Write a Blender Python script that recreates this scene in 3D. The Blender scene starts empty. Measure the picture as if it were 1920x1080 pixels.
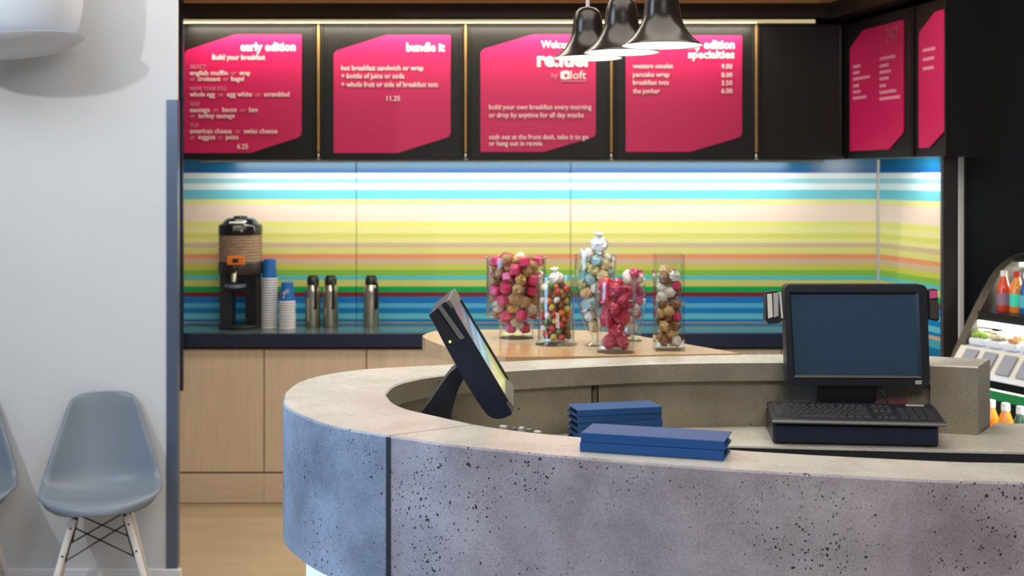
import bpy, math, random
from mathutils import Vector, Matrix, noise
random.seed(7)
S = bpy.context.scene
COL = S.collection
F, HZ, CX, EYE = 2400.0, 330.0, 960.0, 1.74      # focal length in pixels, horizon row, centre column, eye height
def XX(px, Y): return (px - CX) * Y / F
def ZZ(py, Y): return EYE - (py - HZ) * Y / F
def GY(py, z): return (EYE - z) * F / (py - HZ)   # distance of a point of known height
def GP(px, py, z):
    Y = GY(py, z); return (XX(px, Y), Y)

# ---------------------------------------------------------------- camera
cam_d = bpy.data.cameras.new('camera'); cam = bpy.data.objects.new('camera', cam_d); COL.objects.link(cam)
cam.location = (0, 0, EYE); cam.rotation_euler = (math.pi/2, 0, 0)
cam_d.sensor_width = 36; cam_d.lens = 36*F/1920; cam_d.shift_y = (HZ-540)/1920
cam_d.clip_start = .05; cam_d.dof.use_dof = True; cam_d.dof.focus_distance = 2.95; cam_d.dof.aperture_fstop = 5.2
S.camera = cam
# ---------------------------------------------------------------- world, lights, exposure
wd = bpy.data.worlds.new('lobby_ambient'); S.world = wd; wd.use_nodes = True
wd.node_tree.nodes['Background'].inputs[0].default_value = (.66, .72, .82, 1)
wd.node_tree.nodes['Background'].inputs[1].default_value = .24
S.view_settings.view_transform = 'Standard'; S.view_settings.look = 'None'
S.view_settings.gamma = 1; S.view_settings.use_curve_mapping = False
S.view_settings.exposure = 0.0
S.cycles.transparent_max_bounces = 32
def light(name, kind, loc, target, energy, color, size=1, size_y=None, parent=None, **kw):
    d = bpy.data.lights.new(name, kind); d.energy = energy; d.color = color
    if kind == 'AREA':
        d.size = size
        if size_y: d.shape = 'RECTANGLE'; d.size_y = size_y
    elif kind in ('SPOT', 'POINT'): d.shadow_soft_size = size
    for k, v in kw.items(): setattr(d, k, v)
    o = bpy.data.objects.new(name, d); COL.objects.link(o)
    o.location = loc
    o.rotation_euler = (Vector(target)-Vector(loc)).to_track_quat('-Z', 'Y').to_euler()
    if parent:
        o.parent = parent; o.location = Vector(loc) - parent.location
    return o
light('window_daylight', 'AREA', (-4.4, 2.3, 1.7), (-.4, 3.0, .95), 34, (.34, .60, 1.0), 2.0, 2.0, spread=1.3)
light('lobby_ceiling_light', 'AREA', (.6, .6, 3.2), (.2, 2.6, 1.0), 62, (1.0, .92, .90), 1.6, 1.2)
light('chair_fill_light', 'AREA', (-2.2, 3.3, 3.2), (-1.9, 5.0, .6), 42, (.70, .86, 1.0), 1.8, 1.0)  # unseen cool fill, added to soften the wall shadow and lift the chairs
light('counter_ceiling_light', 'AREA', (.3, 3.4, 3.25), (.3, 3.4, 0), 46, (1.0, .92, .80), 2.4, 1.6)
light('service_ceiling_light', 'AREA', (-.2, 5.6, 3.2), (-.3, 6.3, 0), 60, (1.0, .90, .76), 3.0, .8)
light('wall_spot', 'SPOT', (-2.6, 2.97, 2.78), (-1.75, 5.3, 1.5), 72, (1.0, .98, .95), .03, spot_size=1.7, spot_blend=.6)

# ---------------------------------------------------------------- materials
def lin(c):
    r = []
    for v in c[:3]:
        v /= 255.0
        r.append(v/12.92 if v <= .04045 else ((v+.055)/1.055)**2.4)
    return (*r, 1)
MATS = {}
def mat(name, col, rough=.5, metal=0, emit=None, es=0, var=0, vscale=6, stretch=None, bump=0, coat=0, spec=.5, alpha=None):
    if name in MATS: return MATS[name]
    m = bpy.data.materials.new(name); m.use_nodes = True; nt = m.node_tree; b = nt.nodes['Principled BSDF']
    b.inputs['Base Color'].default_value = lin(col); b.inputs['Roughness'].default_value = rough
    b.inputs['Metallic'].default_value = metal; b.inputs['Coat Weight'].default_value = coat
    b.inputs['Specular IOR Level'].default_value = spec
    if emit is not None:
        b.inputs['Emission Color'].default_value = lin(emit); b.inputs['Emission Strength'].default_value = es
    if var or bump:
        tc = nt.nodes.new('ShaderNodeTexCoord'); mp = nt.nodes.new('ShaderNodeMapping'); nz = nt.nodes.new('ShaderNodeTexNoise')
        if stretch: mp.inputs['Scale'].default_value = stretch
        nz.inputs['Scale'].default_value = vscale; nz.inputs['Detail'].default_value = 5
        nt.links.new(tc.outputs['Object'], mp.inputs[0]); nt.links.new(mp.outputs[0], nz.inputs['Vector'])
        if var:
            cr = nt.nodes.new('ShaderNodeValToRGB'); c = lin(col)
            cr.color_ramp.elements[0].position = .3; cr.color_ramp.elements[1].position = .7
            cr.color_ramp.elements[0].color = (*[v*(1-var) for v in c[:3]], 1)
            cr.color_ramp.elements[1].color = (*[min(1, v*(1+var)) for v in c[:3]], 1)
            nt.links.new(nz.outputs['Fac'], cr.inputs[0]); nt.links.new(cr.outputs[0], b.inputs['Base Color'])
        if bump:
            bp = nt.nodes.new('ShaderNodeBump'); bp.inputs['Strength'].default_value = bump; bp.inputs['Distance'].default_value = .004
            nt.links.new(nz.outputs['Fac'], bp.inputs['Height']); nt.links.new(bp.outputs[0], b.inputs['Normal'])
    MATS[name] = m; return m

def glass_mat(name, tint=(1, 1, 1), rough=.02, ior=1.45, extra=.04):
    m = bpy.data.materials.new(name); m.use_nodes = True; nt = m.node_tree
    for n in list(nt.nodes):
        if n.type != 'OUTPUT_MATERIAL': nt.nodes.remove(n)
    out = [n for n in nt.nodes if n.type == 'OUTPUT_MATERIAL'][0]
    lw = nt.nodes.new('ShaderNodeLayerWeight'); fr = nt.nodes.new('ShaderNodeMath'); fr.operation = 'POWER'; fr.inputs[1].default_value = 4.0; lw.inputs[0].default_value = .5
    nt.links.new(lw.outputs['Facing'], fr.inputs[0])
    ad = nt.nodes.new('ShaderNodeMath'); ad.operation = 'ADD'; ad.inputs[1].default_value = extra; ad.use_clamp = True
    tr = nt.nodes.new('ShaderNodeBsdfTransparent'); tr.inputs[0].default_value = (*tint, 1)
    gl = nt.nodes.new('ShaderNodeBsdfGlossy'); gl.inputs['Roughness'].default_value = rough
    mx = nt.nodes.new('ShaderNodeMixShader')
    nt.links.new(fr.outputs[0], ad.inputs[0]); nt.links.new(ad.outputs[0], mx.inputs[0])
    nt.links.new(tr.outputs[0], mx.inputs[1]); nt.links.new(gl.outputs[0], mx.inputs[2]); nt.links.new(mx.outputs[0], out.inputs[0])
    return m

def concrete_mat(name, c0, c1, pores, rough=.42, bump=.35):
    m = bpy.data.materials.new(name); m.use_nodes = True; nt = m.node_tree; N = nt.nodes.new; L = nt.links.new
    b = nt.nodes['Principled BSDF']; b.inputs['Roughness'].default_value = rough
    tc = N('ShaderNodeTexCoord')
    n1 = N('ShaderNodeTexNoise'); n1.inputs['Scale'].default_value = 5; n1.inputs['Detail'].default_value = 8; n1.inputs['Roughness'].default_value = .62
    L(tc.outputs['Object'], n1.inputs['Vector'])
    cr = N('ShaderNodeValToRGB'); cr.color_ramp.elements[0].position = .33; cr.color_ramp.elements[1].position = .68
    cr.color_ramp.elements[0].color = lin(c0); cr.color_ramp.elements[1].color = lin(c1); L(n1.outputs['Fac'], cr.inputs[0])
    nf = N('ShaderNodeTexNoise'); nf.inputs['Scale'].default_value = 260; nf.inputs['Detail'].default_value = 3; L(tc.outputs['Object'], nf.inputs['Vector'])
    mf = N('ShaderNodeMix'); mf.data_type = 'RGBA'; mf.blend_type = 'OVERLAY'; mf.inputs[0].default_value = .42
    L(cr.outputs[0], mf.inputs[6]); L(nf.outputs['Fac'], mf.inputs[7])
    rr = N('ShaderNodeMapRange'); rr.inputs[3].default_value = rough-.12; rr.inputs[4].default_value = rough+.15
    L(n1.outputs['Fac'], rr.inputs[0]); L(rr.outputs[0], b.inputs['Roughness'])
    # warp so that the air holes are irregular
    nw = N('ShaderNodeTexNoise'); nw.inputs['Scale'].default_value = 55; nw.inputs['Detail'].default_value = 2; L(tc.outputs['Object'], nw.inputs['Vector'])
    ws = N('ShaderNodeVectorMath'); ws.operation = 'SCALE'; ws.inputs[3].default_value = .016; L(nw.outputs['Color'], ws.inputs[0])
    wa = N('ShaderNodeVectorMath'); wa.operation = 'ADD'; L(tc.outputs['Object'], wa.inputs[0]); L(ws.outputs[0], wa.inputs[1])
    # pores cluster in some areas
    nc = N('ShaderNodeTexNoise'); nc.inputs['Scale'].default_value = 7; nc.inputs['Detail'].default_value = 2; L(tc.outputs['Object'], nc.inputs['Vector'])
    last = None
    for scale, rmax, pw in pores:
        v = N('ShaderNodeTexVoronoi'); v.inputs['Scale'].default_value = scale; L(wa.outputs[0], v.inputs['Vector'])
        sp = N('ShaderNodeSeparateColor'); L(v.outputs['Color'], sp.inputs[0])
        p = N('ShaderNodeMath'); p.operation = 'POWER'; p.inputs[1].default_value = pw; L(sp.outputs[0], p.inputs[0])
        k = N('ShaderNodeMath'); k.operation = 'MULTIPLY'; k.inputs[1].default_value = rmax; L(p.outputs[0], k.inputs[0])
        cl = N('ShaderNodeMapRange'); cl.inputs[1].default_value = .35; cl.inputs[2].default_value = .65; cl.inputs[3].default_value = .45; cl.inputs[4].default_value = 1.25; L(nc.outputs['Fac'], cl.inputs[0])
        k2 = N('ShaderNodeMath'); k2.operation = 'MULTIPLY'; L(k.outputs[0], k2.inputs[0]); L(cl.outputs[0], k2.inputs[1])
        s = N('ShaderNodeMath'); s.operation = 'SUBTRACT'; L(k2.outputs[0], s.inputs[0]); L(v.outputs['Distance'], s.inputs[1])
        g = N('ShaderNodeMath'); g.operation = 'MULTIPLY'; g.inputs[1].default_value = 14; g.use_clamp = True; L(s.outputs[0], g.inputs[0])
        if last is None: last = g
        else:
            x = N('ShaderNodeMath'); x.operation = 'MAXIMUM'; L(last.outputs[0], x.inputs[0]); L(g.outputs[0], x.inputs[1]); last = x
    if last:
        mx = N('ShaderNodeMix'); mx.data_type = 'RGBA'; mx.inputs[7].default_value = lin((52, 46, 42))
        L(last.outputs[0], mx.inputs[0]); L(mf.outputs[2], mx.inputs[6]); L(mx.outputs[2], b.inputs['Base Color'])
        inv = N('ShaderNodeMath'); inv.operation = 'SUBTRACT'; inv.inputs[0].default_value = 1; L(last.outputs[0], inv.inputs[1])
        bp = N('ShaderNodeBump'); bp.inputs['Strength'].default_value = bump*2; bp.inputs['Distance'].default_value = .004
        L(inv.outputs[0], bp.inputs['Height'])
        b2 = N('ShaderNodeBump'); b2.inputs['Strength'].default_value = .12; b2.inputs['Distance'].default_value = .002
        L(nf.outputs['Fac'], b2.inputs['Height']); L(bp.outputs[0], b2.inputs['Normal']); L(b2.outputs[0], b.inputs['Normal'])
    else:
        L(mf.outputs[2], b.inputs['Base Color'])
    return m

STRIPES = [(300,(24,112,158)),(314,(14,100,166)),(323,(232,244,244)),(334,(150,212,222)),(343,(224,242,244)),(355,(110,200,216)),
 (373,(226,226,152)),(383,(236,216,200)),(414,(222,224,130)),(425,(228,226,156)),(436,(214,216,112)),(446,(226,224,148)),
 (455,(204,184,150)),(463,(216,214,130)),(476,(228,150,105)),(485,(206,180,150)),(495,(196,198,84)),(505,(132,184,70)),
 (515,(95,190,185)),(525,(200,198,106)),(537,(0,160,75)),(547,(115,40,45)),(556,(18,112,186)),(567,(84,170,204)),
 (577,(12,122,184)),(587,(100,185,200)),(597,(16,122,178)),(603,(200,165,130)),(609,(70,160,170)),(624,(24,112,156)),(640,(84,160,172))]
YB = 7.24
def stripe_mat():
    m = bpy.data.materials.new('striped_print'); m.use_nodes = True; nt = m.node_tree; b = nt.nodes['Principled BSDF']
    b.inputs['Roughness'].default_value = .28
    g = nt.nodes.new('ShaderNodeNewGeometry'); sx = nt.nodes.new('ShaderNodeSeparateXYZ'); nt.links.new(g.outputs['Position'], sx.inputs[0])
    mr = nt.nodes.new('ShaderNodeMapRange'); z0, z1 = ZZ(299, YB), ZZ(680, YB)
    mr.inputs[1].default_value = z0; mr.inputs[2].default_value = z1; nt.links.new(sx.outputs[2], mr.inputs[0])
    cr = nt.nodes.new('ShaderNodeValToRGB'); cr.color_ramp.interpolation = 'CONSTANT'; e = cr.color_ramp.elements
    for i, (y, c) in enumerate(STRIPES):
        pos = (ZZ(y, YB)-z0)/(z1-z0) if i else 0
        if i == 0: el = e[0]; el.position = 0
        elif i == 1: el = e[1]; el.position = pos
        else: el = e.new(pos)
        el.color = lin(c)
    nt.links.new(mr.outputs[0], cr.inputs[0]); nt.links.new(cr.outputs[0], b.inputs['Base Color'])
    return m

M_WALL = mat('white_paint', (206, 209, 213), .7, var=.015, vscale=3)
M_BASE = mat('white_gloss_paint', (225, 230, 236), .35)
M_GUARD = mat('steel_guard', (104, 118, 144), .35, .6)
M_FLOOR = mat('polished_floor', (172, 152, 122), .16, var=.08, vscale=2.5, stretch=(1, 3, 1), spec=.4)
M_CEIL = mat('ceiling_paint', (212, 205, 195), .8)
M_CEILW = mat('warm_ceiling', (196, 160, 110), .6)
M_NAVY = mat('navy_laminate', (26, 36, 58), .3)
M_BLACK = mat('black_laminate', (22, 22, 25), .35)
M_DARK = mat('dark_wall_paint', (24, 26, 32), .5)
M_BROWN = mat('dark_brown_panel', (46, 38, 35), .35)
M_WOOD = mat('pale_ash_wood', (208, 186, 160), .45, var=.07, vscale=9, stretch=(6, 6, .5))
M_WOODH = mat('pale_ash_wood_crossgrain', (208, 186, 160), .45, var=.07, vscale=9, stretch=(.5, 6, 6))
M_WTOP = mat('honey_wood_top', (190, 150, 104), .22, var=.08, vscale=8, stretch=(.6, 5, 5))
M_STEEL = mat('brushed_steel', (205, 196, 176), .25, 1)
M_GLOW = mat('glowing_plinth', (225, 230, 236), .35, emit=(214, 232, 255), es=.55)  # white base with weak emission to raise its brightness; no lamp behind it
M_TRIM = mat('dull_trim', (196, 192, 184), .4, .3)
M_BRASS = mat('warm_post', (150, 118, 70), .4, .2)
M_CT = mat('dark_gloss_top', (70, 84, 84), .1)
M_PLASTIC = mat('black_plastic', (30, 33, 40), .42, var=.05, vscale=60)
M_PLASTIC2 = mat('blue_lit_plastic', (22, 32, 52), .38, bump=.15, vscale=220)  # dark grey plastic with the blue light on it put into the colour
M_GREYP = mat('grey_plastic', (112, 112, 108), .4)
M_KEY = mat('key_plastic', (34, 36, 42), .45)
M_CHAIR = mat('grey_polypropylene', (112, 122, 134), .42)
M_LEG = mat('whitewashed_wood', (215, 210, 206), .5, var=.05, vscale=14, stretch=(6, 6, .6))
M_WIRE = mat('black_wire', (14, 16, 20), .4, .5)
M_BOOK = mat('blue_bookcloth', (20, 76, 134), .5, bump=.25, vscale=420)
M_PAGE = mat('navy_inner_leaf', (18, 28, 48), .6)
M_CREAM = mat('cream_paper', (228, 222, 205), .8)
M_WHITE = mat('white_plastic', (192, 199, 210), .4)
M_GLASS = glass_mat('clear_glass', (.97, .985, .98))
M_MAG = mat('magenta_acrylic', (198, 22, 88), .4)
M_TXT = mat('white_lettering', (250, 236, 232), .6)
M_TXT2 = mat('pink_lettering', (226, 140, 160), .6)
M_FRAME = mat('black_frame', (26, 25, 22), .4, spec=.3)
M_BELL = mat('dark_bronze_gloss', (24, 17, 16), .22, spec=.5)
M_BULB = mat('lamp_diffuser', (255, 250, 240), .5, emit=(255, 248, 236), es=3.0)
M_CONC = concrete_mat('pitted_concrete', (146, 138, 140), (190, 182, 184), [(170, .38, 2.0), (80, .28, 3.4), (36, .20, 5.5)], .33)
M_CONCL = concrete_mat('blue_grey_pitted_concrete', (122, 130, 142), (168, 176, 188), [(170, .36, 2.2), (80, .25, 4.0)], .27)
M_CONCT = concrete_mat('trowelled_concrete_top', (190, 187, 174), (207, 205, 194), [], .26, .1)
M_CONCP = concrete_mat('smooth_concrete_panel', (128, 120, 102), (152, 142, 122), [(70, .26, 6.0)], .5, .2)
M_SEAM = mat('black_joint', (14, 13, 13), .6)
M_STRIPE = stripe_mat()

# ---------------------------------------------------------------- mesh builder
class MB:
    def __init__(s): s.v = []; s.f = []; s.m = []
    def add(s, vs, fs, mi=0):
        o = len(s.v); s.v += [tuple(p) for p in vs]; s.f += [tuple(i+o for i in f) for f in fs]; s.m += [mi]*len(fs); return s
    def box(s, c, d, bev=0, rz=0, rx=0, ry=0, mi=0):
        x, y, z = (t/2 for t in d); R = Matrix.Rotation(rz, 3, 'Z') @ Matrix.Rotation(ry, 3, 'Y') @ Matrix.Rotation(rx, 3, 'X'); c = Vector(c)
        if bev <= 0:
            vs = [(-x,-y,-z),(x,-y,-z),(x,y,-z),(-x,y,-z),(-x,-y,z),(x,-y,z),(x,y,z),(-x,y,z)]
            fs = [(3,2,1,0),(4,5,6,7),(0,1,5,4),(1,2,6,5),(2,3,7,6),(3,0,4,7)]
        else:
            b = min(bev, x*.98, y*.98, z*.98); vs = []; idx = {}
            for sx in (-1,1):
                for sy in (-1,1):
                    for sz in (-1,1):
                        for a in range(3):
                            p = [sx*(x-b), sy*(y-b), sz*(z-b)]; p[a] = (sx*x, sy*y, sz*z)[a]
                            idx[(sx,sy,sz,a)] = len(vs); vs.append(tuple(p))
            fs = []
            def q(keys, n):
                f = [idx[k] for k in keys]; a, b_, c_ = (Vector(vs[i]) for i in f[:3])
                if (b_-a).cross(c_-a).dot(Vector(n)) < 0: f = f[::-1]
                fs.append(tuple(f))
            for a in range(3):
                o1, o2 = [i for i in range(3) if i != a]
                for sg in (-1,1):
                    ks = []
                    for s1, s2 in ((-1,-1),(1,-1),(1,1),(-1,1)):
                        k = [0,0,0]; k[a]=sg; k[o1]=s1; k[o2]=s2; ks.append((*k, a))
                    n = [0,0,0]; n[a] = sg; q(ks, n)
                for s1 in (-1,1):
                    for s2 in (-1,1):
                        ks = []
                        for (sg, ax) in ((-1,o1),(1,o1),(1,o2),(-1,o2)):
                            k = [0,0,0]; k[a]=sg; k[o1]=s1; k[o2]=s2; ks.append((*k, ax))
                        n = [0,0,0]; n[o1]=s1; n[o2]=s2; q(ks, n)
            for sx in (-1,1):
                for sy in (-1,1):
                    for sz in (-1,1): q([(sx,sy,sz,0),(sx,sy,sz,1),(sx,sy,sz,2)], (sx,sy,sz))
        return s.add([R @ Vector(p) + c for p in vs], fs, mi)
    def lathe(s, prof, c=(0,0,0), n=28, ang0=0, R=None, cap=True, mi=0):
        c = Vector(c); vs = []; fs = []
        for (r, z) in prof:
            for i in range(n):
                a = ang0 + 2*math.pi*i/n; p = Vector((r*math.cos(a), r*math.sin(a), z))
                if R: p = R @ p
                vs.append(p + c)
        for j in range(len(prof)-1):
            for i in range(n):
                k = (i+1) % n; fs.append((j*n+i, j*n+k, (j+1)*n+k, (j+1)*n+i))
        if cap and prof[0][0] > 1e-5: fs.append(tuple(range(n))[::-1])
        if cap and prof[-1][0] > 1e-5: fs.append(tuple((len(prof)-1)*n+i for i in range(n)))
        return s.add(vs, fs, mi)
    def tube(s, pts, r, n=8, r2=None, mi=0):
        pts = [Vector(p) for p in pts]; vs = []; fs = []; up = None; m = len(pts)
        for i, p in enumerate(pts):
            t = (pts[min(i+1, m-1)] - pts[max(i-1, 0)]).normalized()
            if up is None: up = t.orthogonal().normalized()
            up = (up - t*up.dot(t)).normalized(); w = t.cross(up)
            rr = r if r2 is None else r + (r2-r)*i/(m-1)
            for k in range(n):
                a = 2*math.pi*k/n; vs.append(p + up*math.cos(a)*rr + w*math.sin(a)*rr)
        for j in range(m-1):
            for i in range(n):
                k = (i+1) % n; fs.append((j*n+i, j*n+k, (j+1)*n+k, (j+1)*n+i))
        fs.append(tuple(range(n))[::-1]); fs.append(tuple((m-1)*n+i for i in range(n)))
        return s.add(vs, fs, mi)
    def prism(s, poly, fn, a, b, mi=0):      # poly (p,q), fn(p,q,t) -> xyz, between t=a and t=b
        n = len(poly); vs = [fn(p, q, a) for p, q in poly] + [fn(p, q, b) for p, q in poly]
        fs = [tuple(range(n))[::-1], tuple(range(n, 2*n))] + [(i, (i+1) % n, n+(i+1) % n, n+i) for i in range(n)]
        return s.add(vs, fs, mi)
    def build(s, name, m, parent=None, smooth=False, world=True, auto=None, fix=True):
        me = bpy.data.meshes.new(name); off = Vector(parent.location) if (parent and world) else Vector((0,0,0))
        if parent and world and parent.parent: off = off + parent.parent.location
        me.from_pydata([tuple(Vector(v)-off) for v in s.v], [], s.f)
        for mm in (m if isinstance(m, (list, tuple)) else [m]): me.materials.append(mm)
        if isinstance(m, (list, tuple)): me.polygons.foreach_set('material_index', s.m)
        if fix:
            import bmesh
            bm = bmesh.new(); bm.from_mesh(me); bmesh.ops.recalc_face_normals(bm, faces=bm.faces); bm.to_mesh(me); bm.free()
        if smooth:
            me.polygons.foreach_set('use_smooth', [True]*len(me.polygons))
            me.set_sharp_from_angle(angle=math.radians(auto or 40))
        me.update(); o = bpy.data.objects.new(name, me); COL.objects.link(o)
        if parent: o.parent = parent
        return o
def tag(o, label, cat, group=None):
    o['label'] = label; o['category'] = cat
    if group: o['group'] = group
    return o
def thing(name, label, cat, loc, group=None, rz=0):
    o = bpy.data.objects.new(name, None); COL.objects.link(o); o.location = loc; o.rotation_euler = (0,0,rz); o.empty_display_size = .05
    return tag(o, label, cat, group)
def struct(o, label=None, cat=None):
    o['kind'] = 'structure'
    if label: o['label'] = label
    if cat: o['category'] = cat
    return o
def dup(o, loc=None, rz=None, label=None, group=None, parent=None):
    c = o.copy(); COL.objects.link(c); c.parent = parent
    if loc is not None: c.location = loc
    if rz is not None: c.rotation_euler = (0,0,rz)
    if label: c['label'] = label
    if group: c['group'] = group
    for ch in o.children: dup(ch, parent=c)
    return c
def cr_spline(pts, per=8):
    P = [Vector(p) for p in pts]; P = [2*P[0]-P[1]] + P + [2*P[-1]-P[-2]]; out = []
    for i in range(1, len(P)-2):
        a, b, c, d = P[i-1:i+3]
        for k in range(per):
            t = k/per; out.append(.5*((2*b)+(c-a)*t+(2*a-5*b+4*c-d)*t*t+(3*b-a-3*c+d)*t**3))
    out.append(P[-2]); return out
def resample(pts, n):
    L = [0]
    for a, b in zip(pts, pts[1:]): L.append(L[-1]+(b-a).length)
    out = []; j = 0
    for i in range(n):
        t = L[-1]*i/(n-1)
        while j < len(L)-2 and L[j+1] < t: j += 1
        w = (t-L[j])/max(1e-9, L[j+1]-L[j]); out.append(pts[j].lerp(pts[j+1], min(1, w)))
    return out
def lettering(body, x0, x1, yb, size, Y, m, parent, bold=0, fn=None, name='lettering'):
    if '  ' in body:
        seg = body.split('  '); tot = sum(len(q) for q in seg)+1.2*(len(seg)-1); x = x0
        for q in seg:
            w = (x1-x0)*len(q)/tot; lettering(q, x, x+w, yb, size, Y, M_TXT2 if q == 'or' else m, parent, 0 if q == 'or' else bold, fn, name); x += w+(x1-x0)*1.2/tot
        return
    cu = bpy.data.curves.new(name, 'FONT'); cu.body = body; cu.size = 1; cu.resolution_u = 2; cu.offset = bold; cu.extrude = .02
    o = bpy.data.objects.new(name, cu); COL.objects.link(o); bpy.context.view_layer.update()
    me = bpy.data.meshes.new_from_object(o.evaluated_get(bpy.context.evaluated_depsgraph_get()))
    bpy.data.objects.remove(o); bpy.data.curves.remove(cu)
    xs = [v.co.x for v in me.vertices]; a, b = min(xs), max(xs); k = (x1-x0)/(b-a)
    off = Vector(parent.location)
    for v in me.vertices:
        px = x0+(v.co.x-a)*k; py = yb - v.co.y*size
        p = fn(px, py, v.co.z*.05) if fn else Vector((XX(px, Y), Y - v.co.z*.05, ZZ(py, Y)))
        v.co = p - off
    me.materials.clear(); me.materials.append(m); me.name = name
    ob = bpy.data.objects.new(name, me); COL.objects.link(ob); ob.parent = parent
    return ob

# ================================================================ THE SETTING
struct(MB().box((0, 2.5, -.05), (12, 10.5, .1)).build('floor', M_FLOOR))
struct(MB().box((0, 1.6, 3.38), (12, 9.2, .1)).build('ceiling', M_CEIL))
wx = XX(331, 5.36)
struct(MB().box(((wx-6)/2, 5.36+.015, 1.665), (6+wx, .03, 3.33)).build('wall_left', M_WALL))
struct(MB().box(((wx-6)/2+.012, 5.36-.006, .049), (6+wx+.02, .02, .098), .004).build('baseboard_left', M_BASE))
g0 = XX(312, 5.35)
struct(MB().prism([(g0, 5.351), (wx+.006, 5.351), (wx+.006, 5.39), (wx+.002, 5.39), (wx+.002, 5.358), (g0, 5.358)],
       lambda p, q, t: (p, q, t), .10, ZZ(187, 5.35)).build('trim_1', M_GUARD))
# service alcove: back wall, ceiling, side wall
wb = struct(MB().box((.3, YB+.07, 1.34), (4.3, .1, 2.68)).build('wall_back', M_NAVY))
sd = Vector((math.sin(math.radians(10)), -math.cos(math.radians(10)), 0)); sn = Vector((-sd.y, sd.x, 0)) * -1   # side wall direction, normal to the left
c0 = Vector((XX(1647, YB), YB, 0))
zt, zb = ZZ(298, YB), ZZ(612, YB)
for a, b in ((330, 667.5), (668.5, 1069.5), (1070.5, 1644)):
    MB().box(((XX(a, YB)+XX(b, YB))/2, YB+.01, (zt+zb)/2), (XX(b, YB)-XX(a, YB), .02, zt-zb), .002).build('striped_glass_panel', M_STRIPE, wb)
MB().box((XX(1647.5, YB), YB-.004, (zt+zb)/2), (.022, .02, zt-zb), .004).build('corner_trim', M_TRIM, wb)
def side(t, off, z):        # point on the side wall: t metres from the corner, off metres off its face
    return c0 + sd*t + sn*off + Vector((0, 0, z))
ws = struct(MB().prism([(0, 0), (.72, 0), (.72, -.1), (0, -.1)], lambda p, q, t: side(p, q-.022, t), 0, 2.68).build('wall_right', M_NAVY))
MB().prism([(.012, 0), (.702, 0), (.702, -.02), (.012, -.02)], lambda p, q, t: side(p, q, t), zb-.1, zt).build('striped_glass_panel', M_STRIPE, ws)
struct(MB().box((.2, 6.62, 2.73), (4.5, 1.35, .1)).build('ceiling_alcove', M_CEILW))
struct(MB().box(((XX(338, 6.8)+XX(1538, 6.8))/2, 6.8, ZZ(5, 6.8)+.03), (XX(1538, 6.8)-XX(338, 6.8), .03, .06), .003).build('trim_7', M_CEILW))
struct(MB().box((.2, 5.98, 3.0), (4.5, .06, .66)).build('wall_header', M_DARK))
struct(MB().box((XX(940, 6.96), 7.09, 2.64), (3.72, .27, .078)).build('trim_2', M_BROWN))
# end panel at the left of the alcove
struct(MB().box((XX(336.5, 6.7), 6.715, (ZZ(733, 6.7)+2.68)/2), (.032, .03, 2.68-ZZ(733, 6.7)), .003).build('trim_3', M_NAVY))
# right hand jamb, light strip and dark wall
jx = side(.70, 0, 0)
struct(MB().box((XX(1780, 6.0), 6.0, 1.65), (XX(1796, 6.0)-XX(1765, 6.0), .03, 3.3), .006).build('trim_4', M_BROWN))
struct(MB().box((XX(1802, 6.35), 6.37, 1.6), (XX(1808, 6.35)-XX(1797, 6.35), .05, 3.2), .004).build('trim_5', mat('pale_jamb_paint', (226, 222, 212), .5)))
struct(MB().box((XX(1808, 6.38)+1.2, 6.45, 1.65), (2.4, .12, 3.3)).build('wall_dark', M_DARK))

# ================================================================ BACK COUNTER
YC = 6.76
cab_x = [XX(p, 6.8) for p in (310, 495, 687, 880, 1075, 1270, 1465, 1640)]
t = tag(MB().box(((cab_x[0]+XX(1640, YC))/2, (YC+YB)/2, .8725), (XX(1640, YC)-cab_x[0], YB-YC-.002, .075), .004).build('worktop', [M_NAVY, M_CT]),
        'navy edged glossy worktop running along the striped wall', 'counter')
for p in t.data.polygons: p.material_index = 1 if p.normal.z > .9 else 0
for i in range(len(cab_x)-1):
    a, b = cab_x[i], cab_x[i+1]; nm = ['leftmost', 'second', 'third', 'fourth', 'fifth', 'sixth', 'seventh'][i]
    c = thing('base_cabinet', f'{nm} pale wood base cabinet from the left under the back worktop', 'cabinet', ((a+b)/2, 7.0, 0), 'cabinets under the back worktop')
    MB().box(((a+b)/2, 7.03, .42), (b-a-.002, .40, .80)).build('body', M_WOODH, c)
    MB().box(((a+b)/2, 6.81, (.818+.168)/2), (b-a-.006, .022, .65), .002).build('door', M_WOOD, c)
    MB().box(((a+b)/2, 6.812, .08), (b-a-.001, .022, .155), .002).build('plinth', M_WOODH, c)

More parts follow.
